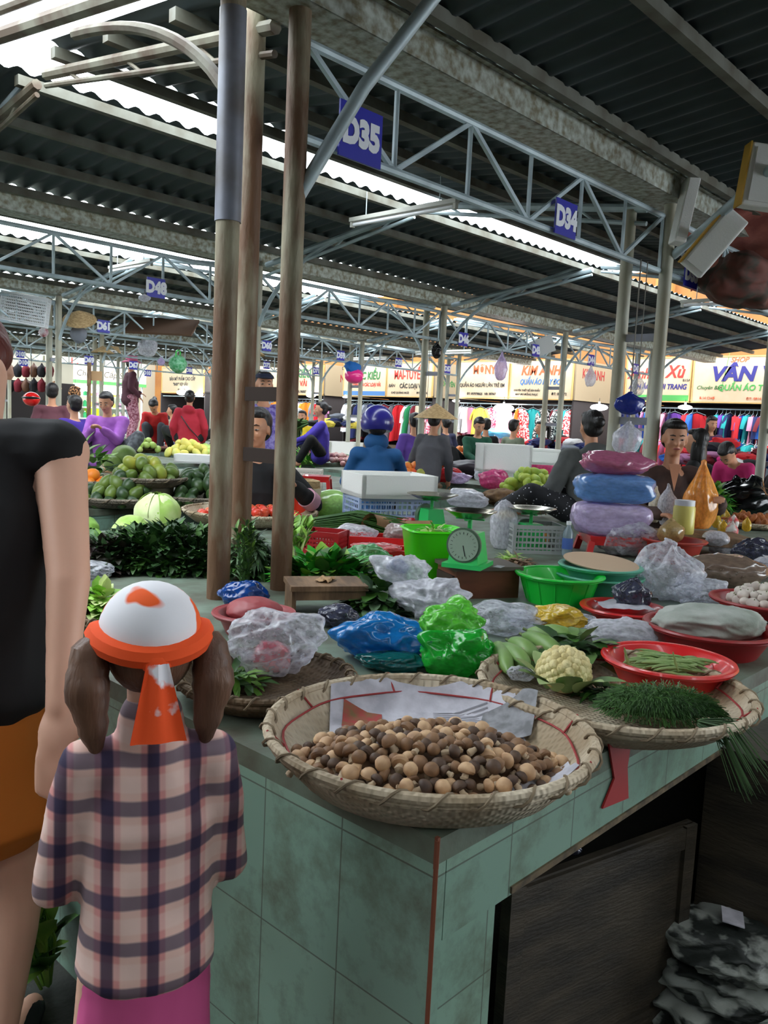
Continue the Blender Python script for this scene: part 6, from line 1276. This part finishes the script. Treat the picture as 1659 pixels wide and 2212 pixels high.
pm_ = [fruit('mango', .052, my_, 1.25, .05, 8)]; p = onz(363, 962, ZT+.02); tray('dark pan of pale mangoes before the red jacket', p, .36, .07, mat('pan_dark', (66, 70, 74), .5), cord=False, wraps=8, n=30); pile('mango', 'mango', 'pale yellow mango in the dark pan', 'mangoes in the dark pan', pm_, p+V((0, 0, .03)), .3, .10, .054, 34, 36)
pile('mango', 'mango', 'long yellow mango before the red-hooded figure', 'yellow mangoes before the red hood', [fruit('mango', .055, my_, 1.6, .05, 9)], onz(408, 985, ZT+.02), .30, .16, .055, 30, 37, lean=1.4)
pile('mango', 'mango', 'green mango right of the long yellow ones', 'green mangoes behind the rusty column', [fruit('mango', .055, gl, 1.5, .05, 10)], onz(440, 985, ZT+.02), .22, .12, .055, 20, 38, lean=1.4)
openbox('white foam box under the yellow mangoes', onz(425, 1000, ZT), .5, .3, .10, foam, LAT)
# middle
openbox('white foam box before the violet jacket', onz(737, 985, ZT), .62, .42, .24, foam, LAT+.5, .03)
p = onz(683, 975, ZT+.16); basin('pink-red basin before the violet jacket', p, S(20, p), .14, mat('pink_red', (230, 30, 70), .4))
p = onz(690, 985, ZT+.06); basin('olive bowl before the pink-red basin', p, S(17, p), .10, mat('olive_bowl', (150, 140, 60), .4)); p = onz(690, 992, ZT); basin('green bowl under the olive bowl', p, S(19, p), .08, p_green)
q = dep(665, 912, 11.8); bunch('long bundle of dark green leaves held by the violet jacket', q, -ex*.9+V((0, 0, -.35)), .62, 60, [dk[1], dk[1], dk[0], dk[3]], .006, .22, .05, .5, 210, leaves=4, from_=.2, sag=.1)
leafpile('bunch of shallots and red onions at the middle counter edge', onz(665, 992, ZT), .55, .35, .20, [mat('shallot', (150, 62, 84), .5, col2=(224, 206, 206), scale=12), GM['white'], GM['mauve']], 160, .10, .04, 211, name='shallot_bunch')
leafpile('pale green vegetables at the left end of the middle counter', onz(655, 1002, ZT), .50, .28, .13, limes, 120, .12, .05, 212)
pile('garlic_bulb', 'garlic', 'pinkish garlic or shallot on the far middle counter edge', 'shallots on the middle counter', [fruit('garlic_bulb', .038, mat('shallot_pink', (206, 172, 164), .6, col2=(170, 112, 112), scale=10), .9, .1, 7)], onz(715, 1003, ZT), .45, .12, .04, 80, 39)
gb('silvery clear bag on the middle counter', 748, 992, 44, 26, f_white, 409)
gb('dark leafy heap left of the blue-coated shopper', 745, 1008, 50, 22, dk[1], 410, amp=.6)
# right of the blue coat
p = onz(962, 1015, ZT); crate('tall orange-red plastic basket between the middle columns', p, S(42, p), .22, .26, mat('orange_basket', (196, 66, 42), .5), LAT, bars=12, rows=8)
pile('papaya', 'fruit', 'orange-yellow fruit right of the orange-red basket', 'orange fruit by the basket', [fruit('papaya', .055, mat('fruit_orange', (220, 130, 40), .5, col2=(216, 70, 36), scale=4), 1.3, .05, 3)], onz(1005, 1012, ZT+.05), .34, .22, .055, 50, 40)
leafpile('green leaves below the orange fruit', onz(1000, 1015, ZT), .36, .24, .10, dk[1:3]+limes[:1], 90, .10, .05, 213)
gb('black jacket-like bundle on the green-tiled counter', 1018, 1050, 112, 44, mat('dark_purple_cloth', (40, 30, 42), .5), 411, amp=.5); gb('red clear bag at the left of the black bundle', 962, 1050, 52, 38, f_red, 412); gb('lilac clear bag beside the red one', 990, 1052, 48, 28, f_lilac, 413)
gb('open clear bag right of the black bundle', 1050, 1050, 52, 44, f_white, 414)
p = onz(1090, 1020, ZT); gb('crumpled cardboard under the white foam cooler', 1100, 1030, 100, 40, card, 415, amp=.3)
openbox('white foam cooler with a lid in the middle distance', onz(1085, 1020, ZT+.16), .50, .34, .26, foam, LAT+.15, .03, lid=True); openbox('white foam cooler behind, lid ajar', onz(1150, 1002, ZT+.20), .55, .36, .16, foam, LAT+.1, .03, lid=True)
gb('pale blue cloth thrown over the foam cooler', 1085, 965, 110, 28, film('sky_cloth', (120, 206, 236), .95), 416, z=ZT+.36, amp=.2)
p = onz(1135, 1010, ZT); tag(MB().lathe([(0, 0), (.10, 0), (.11, .16), (.115, .16), (.105, .15), (.10, .01)], 24).build('steel_pot', steel, loc=p), 'steel pot beside the foam coolers', 'pot')
gb('large clear bag of pink and red packets by the grey-backed woman', 1178, 1045, 72, 66, f_pink, 417, neck=.15)
openbox('green box under the pink bag', onz(1140, 1045, ZT), .3, .2, .10, p_green, LAT)
gb('green bag against the far column', 1190, 985, 40, 30, f_green, 418)
# right side
gb('large black bin bag at the right', 1602, 1132, 140, 88, f_black, 419, neck=.15, amp=.6)
leafpile('green leafy heap right of the brown-shirted seller', onz(1530, 1110, ZT), .34, .3, .22, dk[1:3]+limes[:2], 260, .10, .06, 214)
p = onz(1625, 1140, ZT); tray('tray of orange dried goods at the right edge', p, .22, .04, weave, cord=False, wraps=10, n=30); pile('dried_fish', 'dried fish', 'orange-brown dried fish on the right edge tray', 'dried fish at the right edge', [fruit('dried_fish', .022, mat('dried_orange', (190, 112, 54), .6, col2=(140, 76, 40), scale=10), 2.4, .1, 3)], p+V((0, 0, .02)), .18, .05, .022, 50, 41, lean=1.5)
pile('lime', 'lime', 'small green fruit in the far heap behind the right seller', 'green fruit behind the seller', [fruit('lime', .035, gl, 1.0, .05, 12)], onz(1530, 1050, ZT+.1), .18, .10, .036, 30, 42)
for i, (px, py, w, h, c) in enumerate(((880, 975, 60, 22, 'grey'), (890, 990, 60, 20, 'cream'), (888, 1003, 56, 16, 'rust'), (905, 1015, 50, 24, 'cream'))):
    gb(['grey packed cloth bag, top of the stack behind the blue coat', 'cream package, second in the stack behind the blue coat', 'brown package, third in the stack behind the blue coat', 'crushed carton right of the blue coat'][i], px, py+20, w, h, GM[c], 430+i, amp=.2)
floorstand('wooden stand in the aisle behind the foam box, under mixed fruit', onz(880, 1040, ZT), .7, .7)
pile('mango', 'mango', 'green and orange fruit right of the blue coat', 'fruit right of the blue coat', [fruit('mango', .05, gm2, 1.3, .05, 14), fruit('mango', .05, _M['fruit_orange'], 1.2, .05, 15)], onz(880, 1040, ZT), .30, .14, .05, 26, 43)
drop_protos()
# plates and boards between the right columns
for z, h in ((CAMZ+.10, .055), (CAMZ-.30, .10)):
    pass
tag(MB().box((0, 0, 0), (.03, .21, .12)).build('wooden_board', mat('board_drab', (122, 112, 88), .8), loc=(4.74, 2.372, 1.19), smooth=False), 'drab wooden board wedged between the right columns', 'board')
